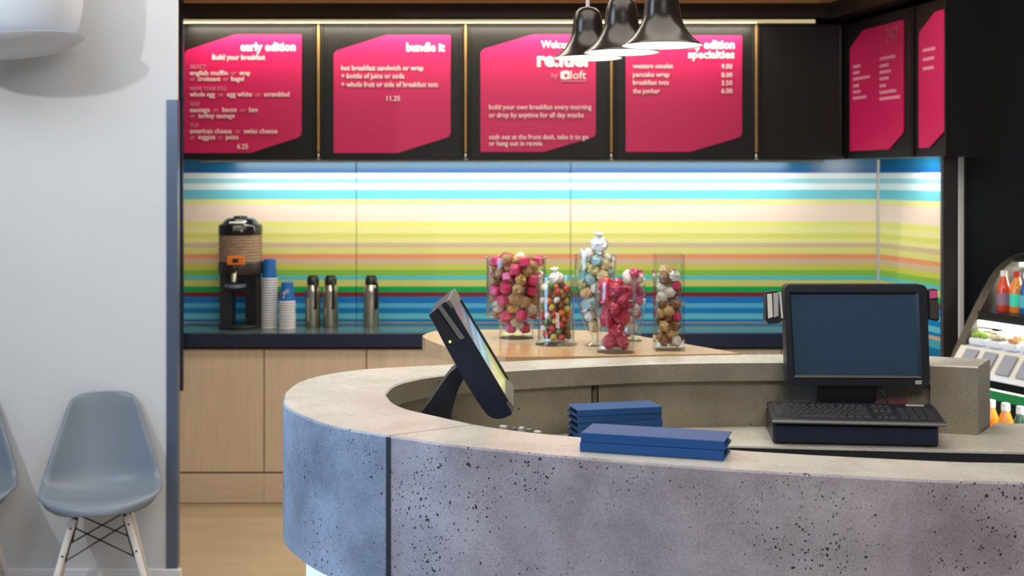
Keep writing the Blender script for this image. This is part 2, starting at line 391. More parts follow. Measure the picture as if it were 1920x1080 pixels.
# ================================================================ MENU BOARDS
YP = 6.93
def hexagon(x0, x1, y0, y1, cutx, cuty, fn, d):
    # top-left and bottom-right corners cut, the obtuse corners rounded
    w, h = x1-x0, y1-y0
    raw = [(x0, y0+cuty, 9), (x0+cutx, y0, 4), (x1, y0, 3), (x1, y1-cuty, 9), (x1-cutx, y1, 4), (x0, y1, 1)]
    out = []; n = len(raw)
    for i, (x, y, r) in enumerate(raw):
        p = Vector((x, y)); a = (Vector(raw[i-1][:2])-p).normalized(); b = (Vector(raw[(i+1) % n][:2])-p).normalized()
        for k in range(6):
            u = k/5; out.append(tuple((p+a*r)*(1-u)**2 + p*2*u*(1-u) + (p+b*r)*u*u))
    return MB().prism(out, fn, 0, d)
def board(x0, x1, label, panel):
    Xa, Xb = XX(x0, YP), XX(x1, YP); za, zc_ = ZZ(299, YP), ZZ(46, YP)
    t = thing('menu_board', label, 'menu board', ((Xa+Xb)/2, YP, za), 'menu boards above the striped wall')
    MB().box(((Xa+Xb)/2, YP+.145, (za+zc_)/2), (Xb-Xa, .29, zc_-za), .004).build('cabinet_box', M_FRAME, t)
    for x in (Xa+.008, Xb-.008):
        MB().box((x, YP-.005, (za+zc_)/2), (.014, .014, zc_-za-.004), .003).build('edge_trim', M_FRAME, t)
    MB().box(((Xa+Xb)/2, YP-.005, zc_-.006), (Xb-Xa-.03, .014, .012), .003).build('edge_trim', M_FRAME, t)
    if panel:
        hexagon(*panel, lambda p, q, s: (XX(p, YP), YP-.002-s, ZZ(q, YP)), .006).build('panel', M_MAG, t)
    return t
YL = YP-.010
b1 = board(341, 593, 'magenta menu board with the most lines of lettering, leftmost above the striped wall', (346, 566, 65, 287, 96, 31))
for s, a, b, y, sz, k in (('early edition',451,554,95,22,2),('Build your breakfast',398,497,112,14,1),('SELECT',356,386,129,11,0),('english muffin  or  wrap',356,469,141,13,1),
    ('or  croissant  or  bagel',356,457,152,13,1),('NAME YOUR EGG',356,424,170,11,0),('whole egg  or  egg white  or  scrambled',356,542,181,13,1),('ADD',356,374,199,11,0),
    ('sausage  or  bacon  or  ham',356,483,210,13,1),('or  turkey sausage',356,440,221,13,1),('TOP',356,372,239,11,0),('american cheese  or  swiss cheese',356,520,250,13,1),
    ('or  veggies  or  pesto',356,447,261,13,1),('6.25',445,465,279,13,1)):
    lettering(s, a, b, y, sz, YL, M_TXT if k else M_TXT2, b1, (0, .006, .024)[k])
b2 = board(601, 869, 'magenta menu board offering a bundle, second from the left', (626, 845, 66, 287, 99, 31))
for s, a, b, y, sz, k in (('bundle it',762,834,96,22,2),('hot breakfast sandwich or wrap',640,794,132,14,1),('+ bottle of juice or soda',640,758,147,14,1),
    ('+ whole fruit or side of breakfast tots',640,821,163,14,1),('11.25',725,750,189,13,1)):
    lettering(s, a, b, y, sz, YL, M_TXT, b2, (0, .006, .024)[k])
b3 = board(877, 1143, 'magenta menu board with a welcome message, behind the smallest pendant lamp', (901, 1117, 65, 285, 98, 29))
for s, a, b, y, sz, k in (('Welcome to',1015,1102,90,20,0),('re:fuel',1007,1102,124,38,3),('by',1034,1046,146,15,0),('loft',1070,1099,148,22,0),
    ('build your own breakfast every morning',917,1109,205,13,1),('or drop by anytime for all day snacks',917,1094,220,13,1),
    ('cash out at the front desk, take it to go',917,1103,261,13,1),('or hang out in re:mix',917,1017,273,13,1)):
    lettering(s, a, b, y, sz, YL, M_TXT if k or sz > 16 else M_TXT2, b3, (0, .006, .024, .04)[k])
MB().prism([(1051,135),(1060,132),(1068,134),(1068,148),(1058,149),(1051,147)], lambda p, q, s: (XX(p, YL), YL-s, ZZ(q, YL)), 0, .002).build('logo_block', M_TXT, b3)
MB().prism([(1058,139),(1064,138),(1064,144),(1058,145)], lambda p, q, s: (XX(p, YL), YL-.002-s, ZZ(q, YL)), 0, .001).build('logo_counter', M_MAG, b3)
MB().prism([(1051,151.2),(1099,151.2),(1099,152.6),(1051,152.6)], lambda p, q, s: (XX(p, YL), YL-s, ZZ(q, YL)), 0, .001).build('logo_underline', M_TXT2, b3)
b4 = board(1150, 1416, 'magenta menu board listing four prices, behind the largest pendant lamp', (1173, 1391, 67, 285, 98, 29))
for s, a, b, y, sz, k in (('early edition',1274,1377,91,22,2),('specialties',1290,1377,109,21,2),('western omelet',1187,1262,128,13,1),('pancake wrap',1187,1255,144,13,1),
    ('breakfast tots',1187,1254,159,13,1),('the porker',1187,1237,175,13,1),('9.00',1353,1373,129,13,1),('8.00',1353,1373,145,13,1),('3.50',1353,1373,160,13,1),('6.00',1353,1373,175,13,1)):
    lettering(s, a, b, y, sz, YL, M_TXT, b4, (0, .006, .024)[k])
b5 = board(1421, 1579, 'plain black board without a panel, right of the four magenta menus', None)
# posts between the boards
for k, px in enumerate((597, 873, 1146.5, 1418.5)):
    p = thing('board_post', ['leftmost', 'second', 'third', 'rightmost'][k] + ' thin brass coloured post between the menu boards', 'post', (XX(px, 6.92), 6.925, ZZ(300, 6.92)), 'posts between the menu boards')
    MB().box((XX(px, 6.92), 6.93, (ZZ(44, 6.92)+ZZ(286, 6.92))/2), (.014, .03, ZZ(44, 6.92)-ZZ(286, 6.92)), .003).build('strip', M_BRASS, p)
    MB().lathe([(.006, 0), (.008, .004), (.008, .03), (.005, .036), (0, .037)], (XX(px, 6.92), 6.925, ZZ(300, 6.92)), 12).build('pin', M_STEEL, p, True)
# boards along the side wall
so = Vector((XX(1585, 6.96), 6.96, 0))
def sb(t, off, z): return so + sd*t + sn*off + Vector((0, 0, z))
zs0, zs1 = ZZ(298, 6.9), ZZ(46, 6.95)
def side_board(t0, t1, label, pan, rows):
    b = thing('menu_board', label, 'menu board', sb((t0+t1)/2, 0, zs0), 'menu boards above the striped wall')
    MB().prism([(t0, 0), (t1, 0), (t1, -.26), (t0, -.26)], lambda p, q, t: sb(p, q, t), zs0, zs1).build('cabinet_box', M_FRAME, b)
    for tt in (t0+.008, t1-.008):
        MB().prism([(tt-.007, .013), (tt+.007, .013), (tt+.007, .001), (tt-.007, .001)], lambda p, q, t: sb(p, q, t), zs0+.002, zs1-.002).build('edge_trim', M_FRAME, b)
    a, c = pan; H = zs1-zs0
    hexagon(a*400, c*400, 0, .868*H*400, .105*2.4*400*.62, .11*H*400, lambda p, q, s: sb(p/400, .002+s, zs1-.075*H-q/400), .006).build('panel', M_MAG, b)
    for (u0, u1, zf) in rows:
        MB().prism([(u0, zf*H), (u1, zf*H), (u1, zf*H+.016), (u0, zf*H+.016)], lambda p, q, s: sb(p, .010+s, zs0+q), 0, .001).build('blurred_print', M_TXT2, b)
    return b
rows = [(.12+.0, .12+w, z) for w, z in ((.09,.66),(.08,.615),(.2,.57),(.07,.52),(.09,.475),(.16,.43))] + [(.43, .43+w, z) for w, z in ((.17,.68),(.1,.63),(.12,.585),(.1,.54),(.07,.49),(.18,.445),(.22,.40))]
b6 = side_board(.0, .765, 'magenta menu board set at an angle, headed 24/7', (.075, .68), rows)
lettering('24/7', .50, .635, 0, .10, 0, M_TXT2, b6, 0, lambda p, q, s: sb(p, .011, zs0+.80*(zs1-zs0)-q))
b7 = side_board(.77, 1.10, 'partly hidden magenta menu board at the far right of the row', (.835, 1.09), [(.88, 1.0, .68), (.88, .99, .62), (.88, .985, .56)])
struct(MB().prism([(-.2, .09), (1.10, .09), (1.10, -.26), (-.2, -.26)], lambda p, q, t: sb(p, q, t), zs1+.03, 2.68).build('trim_6', M_BROWN))
# metal rail with a hidden lamp strip that washes the boards
r = thing('light_rail', 'long pale metal light rail above the menu boards', 'lamp', (XX(930, 6.86), 6.86, ZZ(40, 6.86)))
MB().tube([(XX(338, 6.86), 6.86, ZZ(40, 6.86)), (XX(1528, 6.86), 6.86, ZZ(40, 6.86))], .010, 12).build('tube', mat('glowing_tube', (214, 200, 160), .4, emit=(226, 208, 160), es=.55), r, True)
for px in (345, 597, 873, 1146, 1419, 1522):
    MB().box((XX(px, 6.86), 6.905, ZZ(38, 6.86)), (.012, .09, .008)).build('bracket', M_STEEL, r)
light('rail_light', 'AREA', (XX(880, 6.86), 6.84, ZZ(38, 6.86)-.016), (XX(880, 6.86), 6.95, 2.2), 20, (1, .90, .72), XX(1420, 6.86)-XX(345, 6.86), .03, parent=r)
l = thing('under_cabinet_light', 'slim lamp strip under the menu boards lighting the stripes', 'lamp', (0, 7.0, ZZ(299, YP)-.012))
MB().box((0, 7.0, ZZ(299, YP)-.008), (3.4, .03, .014), .003).build('housing', M_STEEL, l)
light('strip_light', 'AREA', (0, 7.0, ZZ(299, YP)-.02), (0, 7.14, 1.45), 13, (1, .97, .9), 3.2, .05, parent=l)
l2 = light('strip_light_corner', 'AREA', tuple(sb(.42, -.12, zs0-.02)), tuple(side(.35, 0, 1.5)), 1.5, (1, .97, .9), .2, .05)

# ================================================================ RECEPTION COUNTER
ZC, ZD, ZB_ = 1.206, 1.014, .88
out_near = [(1.75,2.12),(1.3,2.165),(.892,2.229),(.731,2.248),(.475,2.309),(.345,2.347),(.1413,2.423),(.0124,2.479),(-.121,2.543),(-.21,2.605),(-.278,2.648),(-.388,2.738),(-.473,2.861),(-.535,3.0),(-.562,3.17)]
out_far = [(-.562,3.17),(-.552,3.32),(-.505,3.44),(-.42,3.53),(-.326,3.575),(-.151,3.635),(.023,3.70),(.25,3.758),(.5,3.805),(.816,3.837),(1.12,3.83),(1.395,3.735)]
in_near = [(1.8,2.28),(1.35,2.325),(.953,2.382),(.803,2.398),(.455,2.488),(.136,2.621),(.0134,2.681),(-.077,2.75),(-.172,2.854),(-.235,2.926),(-.277,3.008),(-.31,3.14)]
in_far = [(-.31,3.14),(-.3,3.265),(-.262,3.35),(-.186,3.436),(.0147,3.531),(.2407,3.61),(.459,3.662),(.7826,3.683),(1.05,3.655),(1.305,3.585)]
NN = 90
def full(a, b):
    A = resample([Vector((*p, 0)) for p in [tuple(v)[:2] for v in cr_spline([(x, y, 0) for x, y in a])]], NN)
    B = resample([Vector((*p, 0)) for p in [tuple(v)[:2] for v in cr_spline([(x, y, 0) for x, y in b])]], NN)
    return A + B[1:]
OUT, INN = full(out_near, out_far), full(in_near, in_far)
NT = len(OUT)
seam = min(range(NN), key=lambda i: (OUT[i]-Vector((-.2665, 2.64, 0))).length)
iseam = min(range(NN), key=lambda i: (INN[i]-Vector((-.085, 2.757, 0))).length)
# bring the inner curve's sampling into step with the joint
A = resample(INN[:iseam+1], seam+1); B = resample(INN[iseam:NN], NN-seam); INN = A + B[1:] + INN[NN:]
def inw(i, d):      # d metres inwards from the outer curve
    v = INN[i]-OUT[i]; return OUT[i] + v.normalized()*d
def sweep(name, i0, i1, sec, m, parent, shift0=0, shift1=0):
    mb = MB(); n = len(sec(i0)); vs = []; fs = []
    for i in range(i0, i1+1): vs += sec(i)
    for j in range(i1-i0):
        for k in range(n): fs.append((j*n+k, j*n+(k+1) % n, (j+1)*n+(k+1) % n, (j+1)*n+k))
    fs.append(tuple(range(n))); fs.append(tuple((i1-i0)*n+k for k in range(n))[::-1])
    mb.add(vs, fs); o = mb.build(name, m, parent, True, auto=25)
    return o
rc = thing('reception_counter', 'curved grey concrete reception counter with a pitted front', 'counter', (.2, 3.0, 0))
def shell_sec(i):
    o, n_ = OUT[i], INN[i]; e = .004
    a = inw(i, e); b = inw(i, .045); c = n_ + (o-n_).normalized()*e
    return [(*o[:2], ZC-e), (*a[:2], ZC), (*c[:2], ZC), (*n_[:2], ZC-e), (*n_[:2], ZC-.055), (*b[:2], ZC-.055), (*b[:2], ZB_), (*a[:2], ZB_), (*o[:2], ZB_+e)]
for i0, i1, lab in ((0, seam, 'pitted mauve grey concrete front section'), (seam, NT-1, 'blue grey concrete section round the curved end')):
    # leave a hairline at the joint
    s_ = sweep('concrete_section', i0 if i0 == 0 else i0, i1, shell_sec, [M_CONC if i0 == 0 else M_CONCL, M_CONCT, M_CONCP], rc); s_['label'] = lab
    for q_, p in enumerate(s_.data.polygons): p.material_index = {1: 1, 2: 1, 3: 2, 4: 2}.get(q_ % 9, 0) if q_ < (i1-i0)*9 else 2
# black joint in the front face and a hairline on the top
o = OUT[seam]; tg = (OUT[seam+1]-OUT[seam-1]).normalized(); nn = (o-INN[seam]).normalized()
fn_ = Vector((tg.y, -tg.x, 0)); fn_ = fn_ if fn_.dot(nn) > 0 else -fn_
MB().prism([(-.0055, .0012), (.0055, .0012), (.0055, -.02), (-.0055, -.02)], lambda p, q, t: tuple(o+tg*p+fn_*q+Vector((0,0,t))), ZB_, ZC-.003).build('joint_strip', M_SEAM, rc)
MB().add([(*(o+tg*s)[:2], ZC+.0004) for s in (-.001, .001)] + [(*(INN[seam]+tg*s)[:2], ZC+.0004) for s in (.001, -.001)], [(0,1,2,3)]).build('joint_line', mat('dark_grout', (90, 82, 72), .7), rc)
# recessed inner panels, the end block, the desk and the plinth
psplit = min(range(NN, NT), key=lambda i: (INN[i]-Vector((.264, 3.62, 0))).length)
pend = NT-7
def panel_sec(i):
    v = (OUT[i]-INN[i]).normalized(); a = INN[i]+v*.028; b = INN[i]+v*.05
    return [(*a[:2], ZC-.055), (*b[:2], ZC-.055), (*b[:2], .70), (*a[:2], .70)]
sweep('inner_panel', 8, psplit-1, panel_sec, M_CONCP, rc); sweep('inner_panel', psplit, pend, panel_sec, M_CONCP, rc)
v0 = [(*(INN[psplit]+(OUT[psplit]-INN[psplit]).normalized()*k)[:2],) for k in (.030, .048)]
MB().tube([(*v0[0], ZC-.06), (*v0[0], ZD)], .0025, 6).build('panel_joint', M_SEAM, rc)
sweep('end_block', pend, NT-1, lambda i: [(*INN[i][:2], ZC-.055), (*inw(i, .045)[:2], ZC-.055), (*inw(i, .045)[:2], ZD), (*INN[i][:2], ZD)], M_CONCP, rc)
desk_front = [(1.9,3.30),(1.5,3.345),(1.2,3.375),(.84,3.415),(.5,3.455),(.28,3.38),(.22,3.28),(.19,3.12),(.18,2.95),(.19,2.70)]
poly = desk_front + [tuple(INN[i][:2]) for i in range(40, NT, 3) if INN[i].x < .0 or i > NN] + [(1.42,3.74),(1.9,3.70)]
def desk_poly():
    near = [tuple((INN[i]+(OUT[i]-INN[i]).normalized()*.027)[:2]) for i in range(0, NT) if (i < NN and INN[i].x < .17) or i >= NN]
    near = [p for k, p in enumerate(near) if k % 2 == 0]
    return desk_front + near + [(1.42, 3.76), (1.9, 3.72)]
dp = desk_poly()
import bmesh
def flat(poly, z0, z1, name, m, parent):
    bm = bmesh.new(); vs = [bm.verts.new((x, y, z1)) for x, y in poly]; f = bm.faces.new(vs)
    r = bmesh.ops.extrude_face_region(bm, geom=[f]); bmesh.ops.translate(bm, verts=[v for v in r['geom'] if isinstance(v, bmesh.types.BMVert)], vec=(0, 0, z0-z1))
    bmesh.ops.recalc_face_normals(bm, faces=bm.faces); bmesh.ops.triangulate(bm, faces=[f for f in bm.faces if len(f.verts) > 4])
    me = bpy.data.meshes.new(name); bm.to_mesh(me); bm.free()
    if parent: me.transform(Matrix.Translation(-Vector(parent.location)))
    me.materials.append(m); ob = bpy.data.objects.new(name, me); COL.objects.link(ob); ob.parent = parent; return ob
flat(dp, ZD-.005, ZD, 'desk', M_CONCT, rc)
mb = MB()
for (a, b) in zip(desk_front, desk_front[1:]):
    d = Vector((b[0]-a[0], b[1]-a[1], 0)); n_ = Vector((d.y, -d.x, 0)).normalized()*-.012
    n_ = n_ if n_.y >= 0 or abs(n_.x) > .008 else -n_
    A_, B_ = Vector((*a, 0)), Vector((*b, 0))
    mb.prism([(0,0),(1,0),(1,1),(0,1)], lambda p, q, t: tuple(A_.lerp(B_, p)+n_*(.1+q)+Vector((0,0,t))), .30, ZD-.0055)
mb.build('desk_fascia', M_BLACK, rc)
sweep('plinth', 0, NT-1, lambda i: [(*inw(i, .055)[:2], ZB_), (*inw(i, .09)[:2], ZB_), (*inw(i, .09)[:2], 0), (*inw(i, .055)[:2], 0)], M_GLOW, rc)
# notices taped inside the counter
def on_panel(i, u, z, off=.0265):
    v = (OUT[i]-INN[i]).normalized(); p = INN[i].lerp(INN[i+1], u)+v*off; return (p.x, p.y, z)
def notice(i0, i1, z0, z1, label, m, extra=None):
    vs = []; n = i1-i0
    for i in range(i0, i1+1): vs += [on_panel(i, 0, z0), on_panel(i, 0, z1), on_panel(i, 0, z1, .0272), on_panel(i, 0, z0, .0272)]
    fs = []
    for j in range(n):
        for k in range(4): fs.append((4*j+k, 4*j+(k+1) % 4, 4*j+4+(k+1) % 4, 4*j+4+k))
    fs += [(0,1,2,3), (4*n, 4*n+3, 4*n+2, 4*n+1)]
    return tag(MB().add(vs, fs).build('paper_notice', m), label, 'paper')
il = [min(range(NN, NT), key=lambda i: abs(INN[i].x-x)) for x in (-.29, -.262)]
notice(NN-2, NN+4, 1.115, 1.15, 'small printed paper taped inside the curved end behind the tilted terminal', mat('printed_paper', (196, 190, 176), .7, var=.35, vscale=120))
i1, i2, i3, i4 = [min(range(NN, NT), key=lambda i: abs(INN[i].x-x)) for x in (1.04, 1.12, 1.15, 1.23)]
notice(i1, i2, 1.045, 1.105, 'faded red and grey printed notice behind the right monitor stand', mat('red_notice', (150, 92, 88), .7, var=.25, vscale=60))
notice(i3, i4, 1.04, 1.12, 'pale printed notice on the inner panel near the end block', mat('grey_notice', (142, 132, 122), .7, var=.15, vscale=80))

# ================================================================ WOODEN SIDE COUNTER WITH CANDY JARS
zw = 1.206
wt = thing('wooden_side_counter', 'honey wood side counter behind the concrete counter, carrying candy jars', 'counter', (.25, 4.1, 0))
left = [(-.285+.0, 4.36), (-.30, 4.28), (-.285, 4.2), (-.22, 4.03), (-.13, 3.87), (-.02, 3.775)]
wp = left + [(.30, 3.80), (.50, 3.83), (.69, 3.85), (.545, 4.08), (.42, 4.28), (.28, 4.42), (.1, 4.46), (-.22, 4.44), (-.265, 4.41)]
flat([tuple(v)[:2] for v in wp], zw-.045, zw, 'top', M_WTOP, wt)
MB().box((.25, 4.12, (zw-.045)/2), (.34, .34, zw-.045), .004).build('pedestal', M_WOOD, wt)

# ---------------------------------------------------------------- glass vessels and candy
def vessel(name, label, c, prof, n=32, th=.0035, square=False):
    # prof outer (r,z) from base to rim
    inner = [(max(r-th, .001), z) for r, z in prof if z > .012]
    fb = inner[0]; full_ = [(0, 0)] + prof + inner[::-1] + [(fb[0], .014), (0, .014)]
    if square: n = 4
    o = MB().lathe(full_, (0, 0, 0), n, math.pi/4 if square else 0).build(name, M_GLASS, None, True, auto=50)
    o.location = c; return tag(o, label, 'jar')
def rad(prof, z):
    for (r0, z0), (r1, z1) in zip(prof, prof[1:]):
        if z0 <= z <= z1: return r0+(r1-r0)*(z-z0)/max(1e-6, z1-z0)
    return prof[-1][0]
pA = [(.057, 0), (.058, .058), (.062, .066), (.096, .070), (.099, .075), (.099, .268)]
pB = [(.066, 0), (.066, .005), (.058, .012), (.058, .216)]
pC = [(.03, 0), (.034, .003), (.012, .015), (.012, .03), (.028, .05), (.045, .09), (.058, .14), (.065, .19), (.066, .29)]
pD = [(.056, 0), (.058, .004), (.059, .1), (.063, .17), (.062, .213)]
pE = [(.03, 0), (.03, .003), (.012, .012), (.03, .05), (.04, .1), (.044, .15), (.040, .185), (.046, .212)]
pF = [(.063, 0), (.063, .296)]
jars = {
 'A': ((.014, 4.225, zw), pA, 'wide stepped glass jar of pink cubes, leftmost of the candy jars'),
 'B': ((.140, 4.06, zw), pB, 'short glass cylinder of small mixed candies, second jar from the left'),
 'C': ((.262, 4.03, zw), pC, 'tall glass goblet heaped with pastel bags behind the red candy jar'),
 'D': ((.314, 3.885, zw), pD, 'glass jar filled with crimson candy bags, nearest the concrete counter'),
 'E': ((.392, 4.15, zw), pE, 'small glass goblet with a pink topping, behind the crimson candy jar'),
 'F': ((.482, 3.94, zw), pF, 'tall square glass vase half filled with mixed sweets, rightmost jar'),
}
for k, (c, p, lab) in jars.items():
    vessel('square_vase' if k == 'F' else ('goblet' if k in 'CE' else 'glass_jar'), lab, c, p, square=(k == 'F'))
def candy_mesh(kind):
    mb = MB()
    if kind == 'cube': mb.box((0,0,0), (1.5,1.5,1.5), .28)
    elif kind == 'drop': mb.lathe([(0,-.75),(.55,-.62),(.95,-.15),(.95,.2),(.5,.66),(0,.78)], (0,0,0), 10)
    else:       # crumpled bag with a gathered top
        pr = [(0,-.85),(.55,-.8),(.85,-.5),(.95,-.1),(.9,.25),(.6,.55),(.2,.72),(.16,.8),(.42,1.0),(.5,1.12),(0,.9)]
        mb.lathe(pr, (0,0,0), 14)
        mb.v = [tuple(Vector(v)*(1+.22*noise.noise(Vector(v)*2.3+Vector((3.1,1.7,0)))+.16*noise.noise(Vector(v)*6.1))) for v in mb.v]
    return mb
CM = {}
for kind in ('cube', 'drop', 'bag'):
    mb = candy_mesh(kind); me = bpy.data.meshes.new('candy_'+kind); me.from_pydata(mb.v, [], mb.f)
    bm = bmesh.new(); bm.from_mesh(me); bmesh.ops.recalc_face_normals(bm, faces=bm.faces); bm.to_mesh(me); bm.free()
    if kind == 'drop': me.polygons.foreach_set('use_smooth', [True]*len(me.polygons))
    CM[kind] = me
WR = {}
def wrapper(col, rough=.25):
    key = (col, rough)
    if key not in WR:
        WR[key] = mat('wrapper_%d' % len(WR), col, rough, coat=.5, bump=.4, vscale=90)
    return WR[key]
CMC = {}
def candy(kind, col, r, loc, label, cat, group, upright=False):
    key = (kind, col)
    if key not in CMC: CMC[key] = CM[kind].copy(); CMC[key].materials.append(wrapper(col))
    nm = {'cube': 'candy_cube', 'drop': 'candy_drop', 'bag': 'candy_bag'}[kind]
    o = bpy.data.objects.new(nm, CMC[key]); COL.objects.link(o); o.location = loc; o.scale = (r, r, r)
    o.rotation_euler = (random.uniform(-.3, .3), random.uniform(-.3, .3), random.uniform(0, 6.28)) if upright or kind == 'cube' else tuple(random.uniform(0, 6.28) for _ in range(3))
    return tag(o, label, cat, group)
def fill(jar, specs, ztop, n, square=False, zmin=.0145):
    c, prof, _ = jars[jar]; pl = []; fails = 0
    while len(pl) < n and fails < 25:
        kind, col, r = random.choice(specs)[:3]; best = None
        rc_ = r*(.93 if kind == 'cube' else .80 if kind == 'bag' else .95)
        rw = rc_ if kind != 'bag' else r*1.02
        for _ in range(40):
            if square:
                w = prof[0][0]*.7071-.004-rw; x, y = random.uniform(-w, w), random.uniform(-w, w)
            else:
                a = random.uniform(0, 6.283); R = prof[-1][0]-.004-rw; q = math.sqrt(random.random())*max(R, 0); x, y = q*math.cos(a), q*math.sin(a)
            z = zmin + rc_
            for (x2, y2, z2, r2) in pl:
                d = math.hypot(x-x2, y-y2); s = rc_+r2
                if d < s: z = max(z, z2+math.sqrt(s*s-d*d))
            if not square:      # the wall of the vessel
                while z < ztop and min(rad(prof, z), rad(prof, z+rc_*.5), rad(prof, max(0, z-rc_*.6))+.2*rc_)-.004 < math.hypot(x, y)+rw: z += .003
            if best is None or z < best[2]: best = (x, y, z)
        if best[2] > ztop: fails += 1; continue
        pl.append((*best, rc_)); yield kind, col, r, (c[0]+best[0], c[1]+best[1], c[2]+best[2])
PINK, CRIM, TAN, GOLD, WHT = (222, 44, 104), (196, 24, 62), (176, 132, 84), (206, 160, 96), (238, 230, 224)
for k, col, r, p in fill('A', [('cube', PINK, .0215)]*3+[('bag', TAN, .021)]*2+[('bag', GOLD, .019)]+[('bag', (222, 206, 186), .021)], .262, 150):
    if k == 'cube': candy(k, col, r, p, 'pink candy cube in the wide stepped jar', 'candy', 'pink cubes in the stepped jar')
    elif col == (222, 206, 186): candy(k, col, r, p, 'pale cellophane bag among pink cubes in the stepped jar', 'bag', 'pale bags in the stepped jar')
    else: candy(k, col, r, p, ('tan' if col == TAN else 'gold') + ' wrapped chocolate among pink cubes in the stepped jar', 'candy', ('tan' if col == TAN else 'gold') + ' chocolates in the stepped jar')
cn = {(224, 120, 40): 'orange', (190, 40, 40): 'red', (90, 130, 50): 'green', (120, 74, 44): 'brown', (236, 226, 206): 'white', (222, 186, 70): 'yellow'}
for k, col, r, p in fill('B', [('drop', c, .0125) for c in cn], .190, 90):
    candy(k, col, r, p, f'small {cn[col]} candy in the short glass cylinder', 'candy', f'{cn[col]} candies in the short cylinder')
candy('bag', WHT, .026, (jars['B'][0][0], jars['B'][0][1], zw+.213), 'white crumpled bag on top of the small mixed candies', 'bag', None, True)
pc = {(232, 206, 150): 'cream', (238, 232, 226): 'white', (206, 196, 130): 'pale green', (226, 176, 120): 'peach', (170, 206, 206): 'pale blue'}
for k, col, r, p in fill('C', [('bag', c, .021) for c in pc], .295, 60, zmin=.045):
    candy(k, col, r, p, f'{pc[col]} candy bag in the tall heaped goblet', 'candy', f'{pc[col]} bags in the goblet')
candy('bag', (240, 238, 236), .030, (jars['C'][0][0]+.012, jars['C'][0][1]-.01, zw+.322), 'white gathered bag crowning the tall heaped goblet', 'bag', None, True)
for k, col, r, p in fill('D', [('bag', CRIM, .026)]*2+[('bag', (178, 16, 60), .024)], .205, 40):
    candy(k, col, r, p, ('bright' if col == CRIM else 'deep') + ' crimson candy bag in the jar nearest the concrete', 'candy', ('bright' if col == CRIM else 'deep') + ' crimson bags in the jar')
ec = {(214, 90, 140): 'pink', (236, 226, 222): 'white'}
for k, col, r, p in fill('E', [('bag', c, .018) for c in ec], .222, 26, zmin=.03):
    candy(k, col, r, p, f'{ec[col]} candy bag in the small goblet behind the crimson jar', 'candy', f'{ec[col]} bags in the small goblet')
fc = {(140, 92, 52): 'brown', (214, 178, 124): 'caramel', (214, 44, 96): 'pink', (228, 218, 204): 'white'}
for k, col, r, p in fill('F', [('bag', (140,92,52), .0185), ('bag', (214,178,124), .019), ('cube', (214,44,96), .015), ('bag', (228,218,204), .0175), ('bag', (140,92,52), .0175)],   .245, 70, square=True):
    candy(k, col, r, p, f'{fc[col]} wrapped sweet in the tall square vase', 'candy', f'{fc[col]} sweets in the square vase')

# ================================================================ FOLDERS
def folder(L, W, T):
    e = bpy.data.objects.new('folder', None); COL.objects.link(e); e.empty_display_size = .03
    MB().box((0, 0, T-.0015), (L, W, .003), .001).build('front_cover', M_BOOK, e, world=False)
    MB().box((0, 0, .0015), (L, W, .003), .001).build('back_cover', M_BOOK, e, world=False)
    MB().box((0, -W/2+.0015, T/2), (L, .003, T-.002), .001).build('spine', M_BOOK, e, world=False)
    for k in range(3):
        MB().box((0, .004-.002*k, .0052+k*(T-.0104)/2), (L-.008-.004*k, W-.014, .0016)).build('inner_leaf', M_PAGE, e, world=False)
    return e
f0 = folder(.278, .098, .0182); a0 = math.atan2(-.0835, .264)
cx_, cy_ = .131+.5*.278*math.cos(a0)-.049*math.sin(a0)+.0, 2.479+.5*.278*math.sin(a0)+.049*math.cos(a0)
f0.location = (cx_, cy_, ZC+.0005); f0.rotation_euler = (0, 0, a0)
tag(f0, 'lower of two blue cloth folders lying on the concrete front', 'folder', 'blue folders on the counter front')
dup(f0, (cx_+.002, cy_+.001, ZC+.0190), a0+.008, 'upper of two blue cloth folders lying on the concrete front', 'blue folders on the counter front')
f1 = folder(.238, .096, .0172); a1 = math.atan2(.058, .231)
bx_, by_ = .175+.5*.238*math.cos(a1)-.048*math.sin(a1), 3.392+.5*.238*math.sin(a1)+.048*math.cos(a1)
nm = ['lowest', 'second lowest', 'third from the bottom', 'third from the top', 'second highest', 'topmost']
for k in range(6):
    lab = f'{nm[k]} blue folder in the stack on the inner desk'
    if k == 0: o = f1; tag(o, lab, 'folder', 'blue folders on the inner desk')
    else: o = dup(f1, label=lab, group='blue folders on the inner desk')
    o.location = (bx_+random.uniform(-.003, .003), by_+random.uniform(-.003, .003), ZD+.0005+k*.0176); o.rotation_euler = (0, 0, a1+random.uniform(-.02, .02))

# ================================================================ TILTED POS TERMINAL (left), seen from its side
Y0, Y1 = 2.98, 3.29
def zp(zx, zy): px, py = 700+zx/3.724, 540+zy/3.724; return (XX(px, Y0), ZZ(py, Y0))
pt = thing('pos_terminal', 'dark grey touch terminal tilted on a curved stand, seen from its side', 'terminal', (-.215, 3.13, ZD))
side_poly = [zp(*q) for q in ((388,190),(440,148),(498,98),(520,110),(968,872),(962,886),(915,908),(868,916),(830,908),(795,885),(760,842),(660,690),(575,535),(490,380),(430,262))]
ex = lambda p, q, t: (p, t, q)
MB().prism(side_poly, ex, Y0, Y1).build('housing', M_PLASTIC2, pt)
n1, n2 = Vector(zp(505, 98)), Vector(zp(968, 876)); dv = (n2-n1).normalized(); nv = Vector((-dv.y, dv.x)); nv = nv if nv.x > 0 else -nv
def fr(s, h): p = n1+dv*s+nv*h; return (p.x, p.y)
Ln = (n2-n1).length
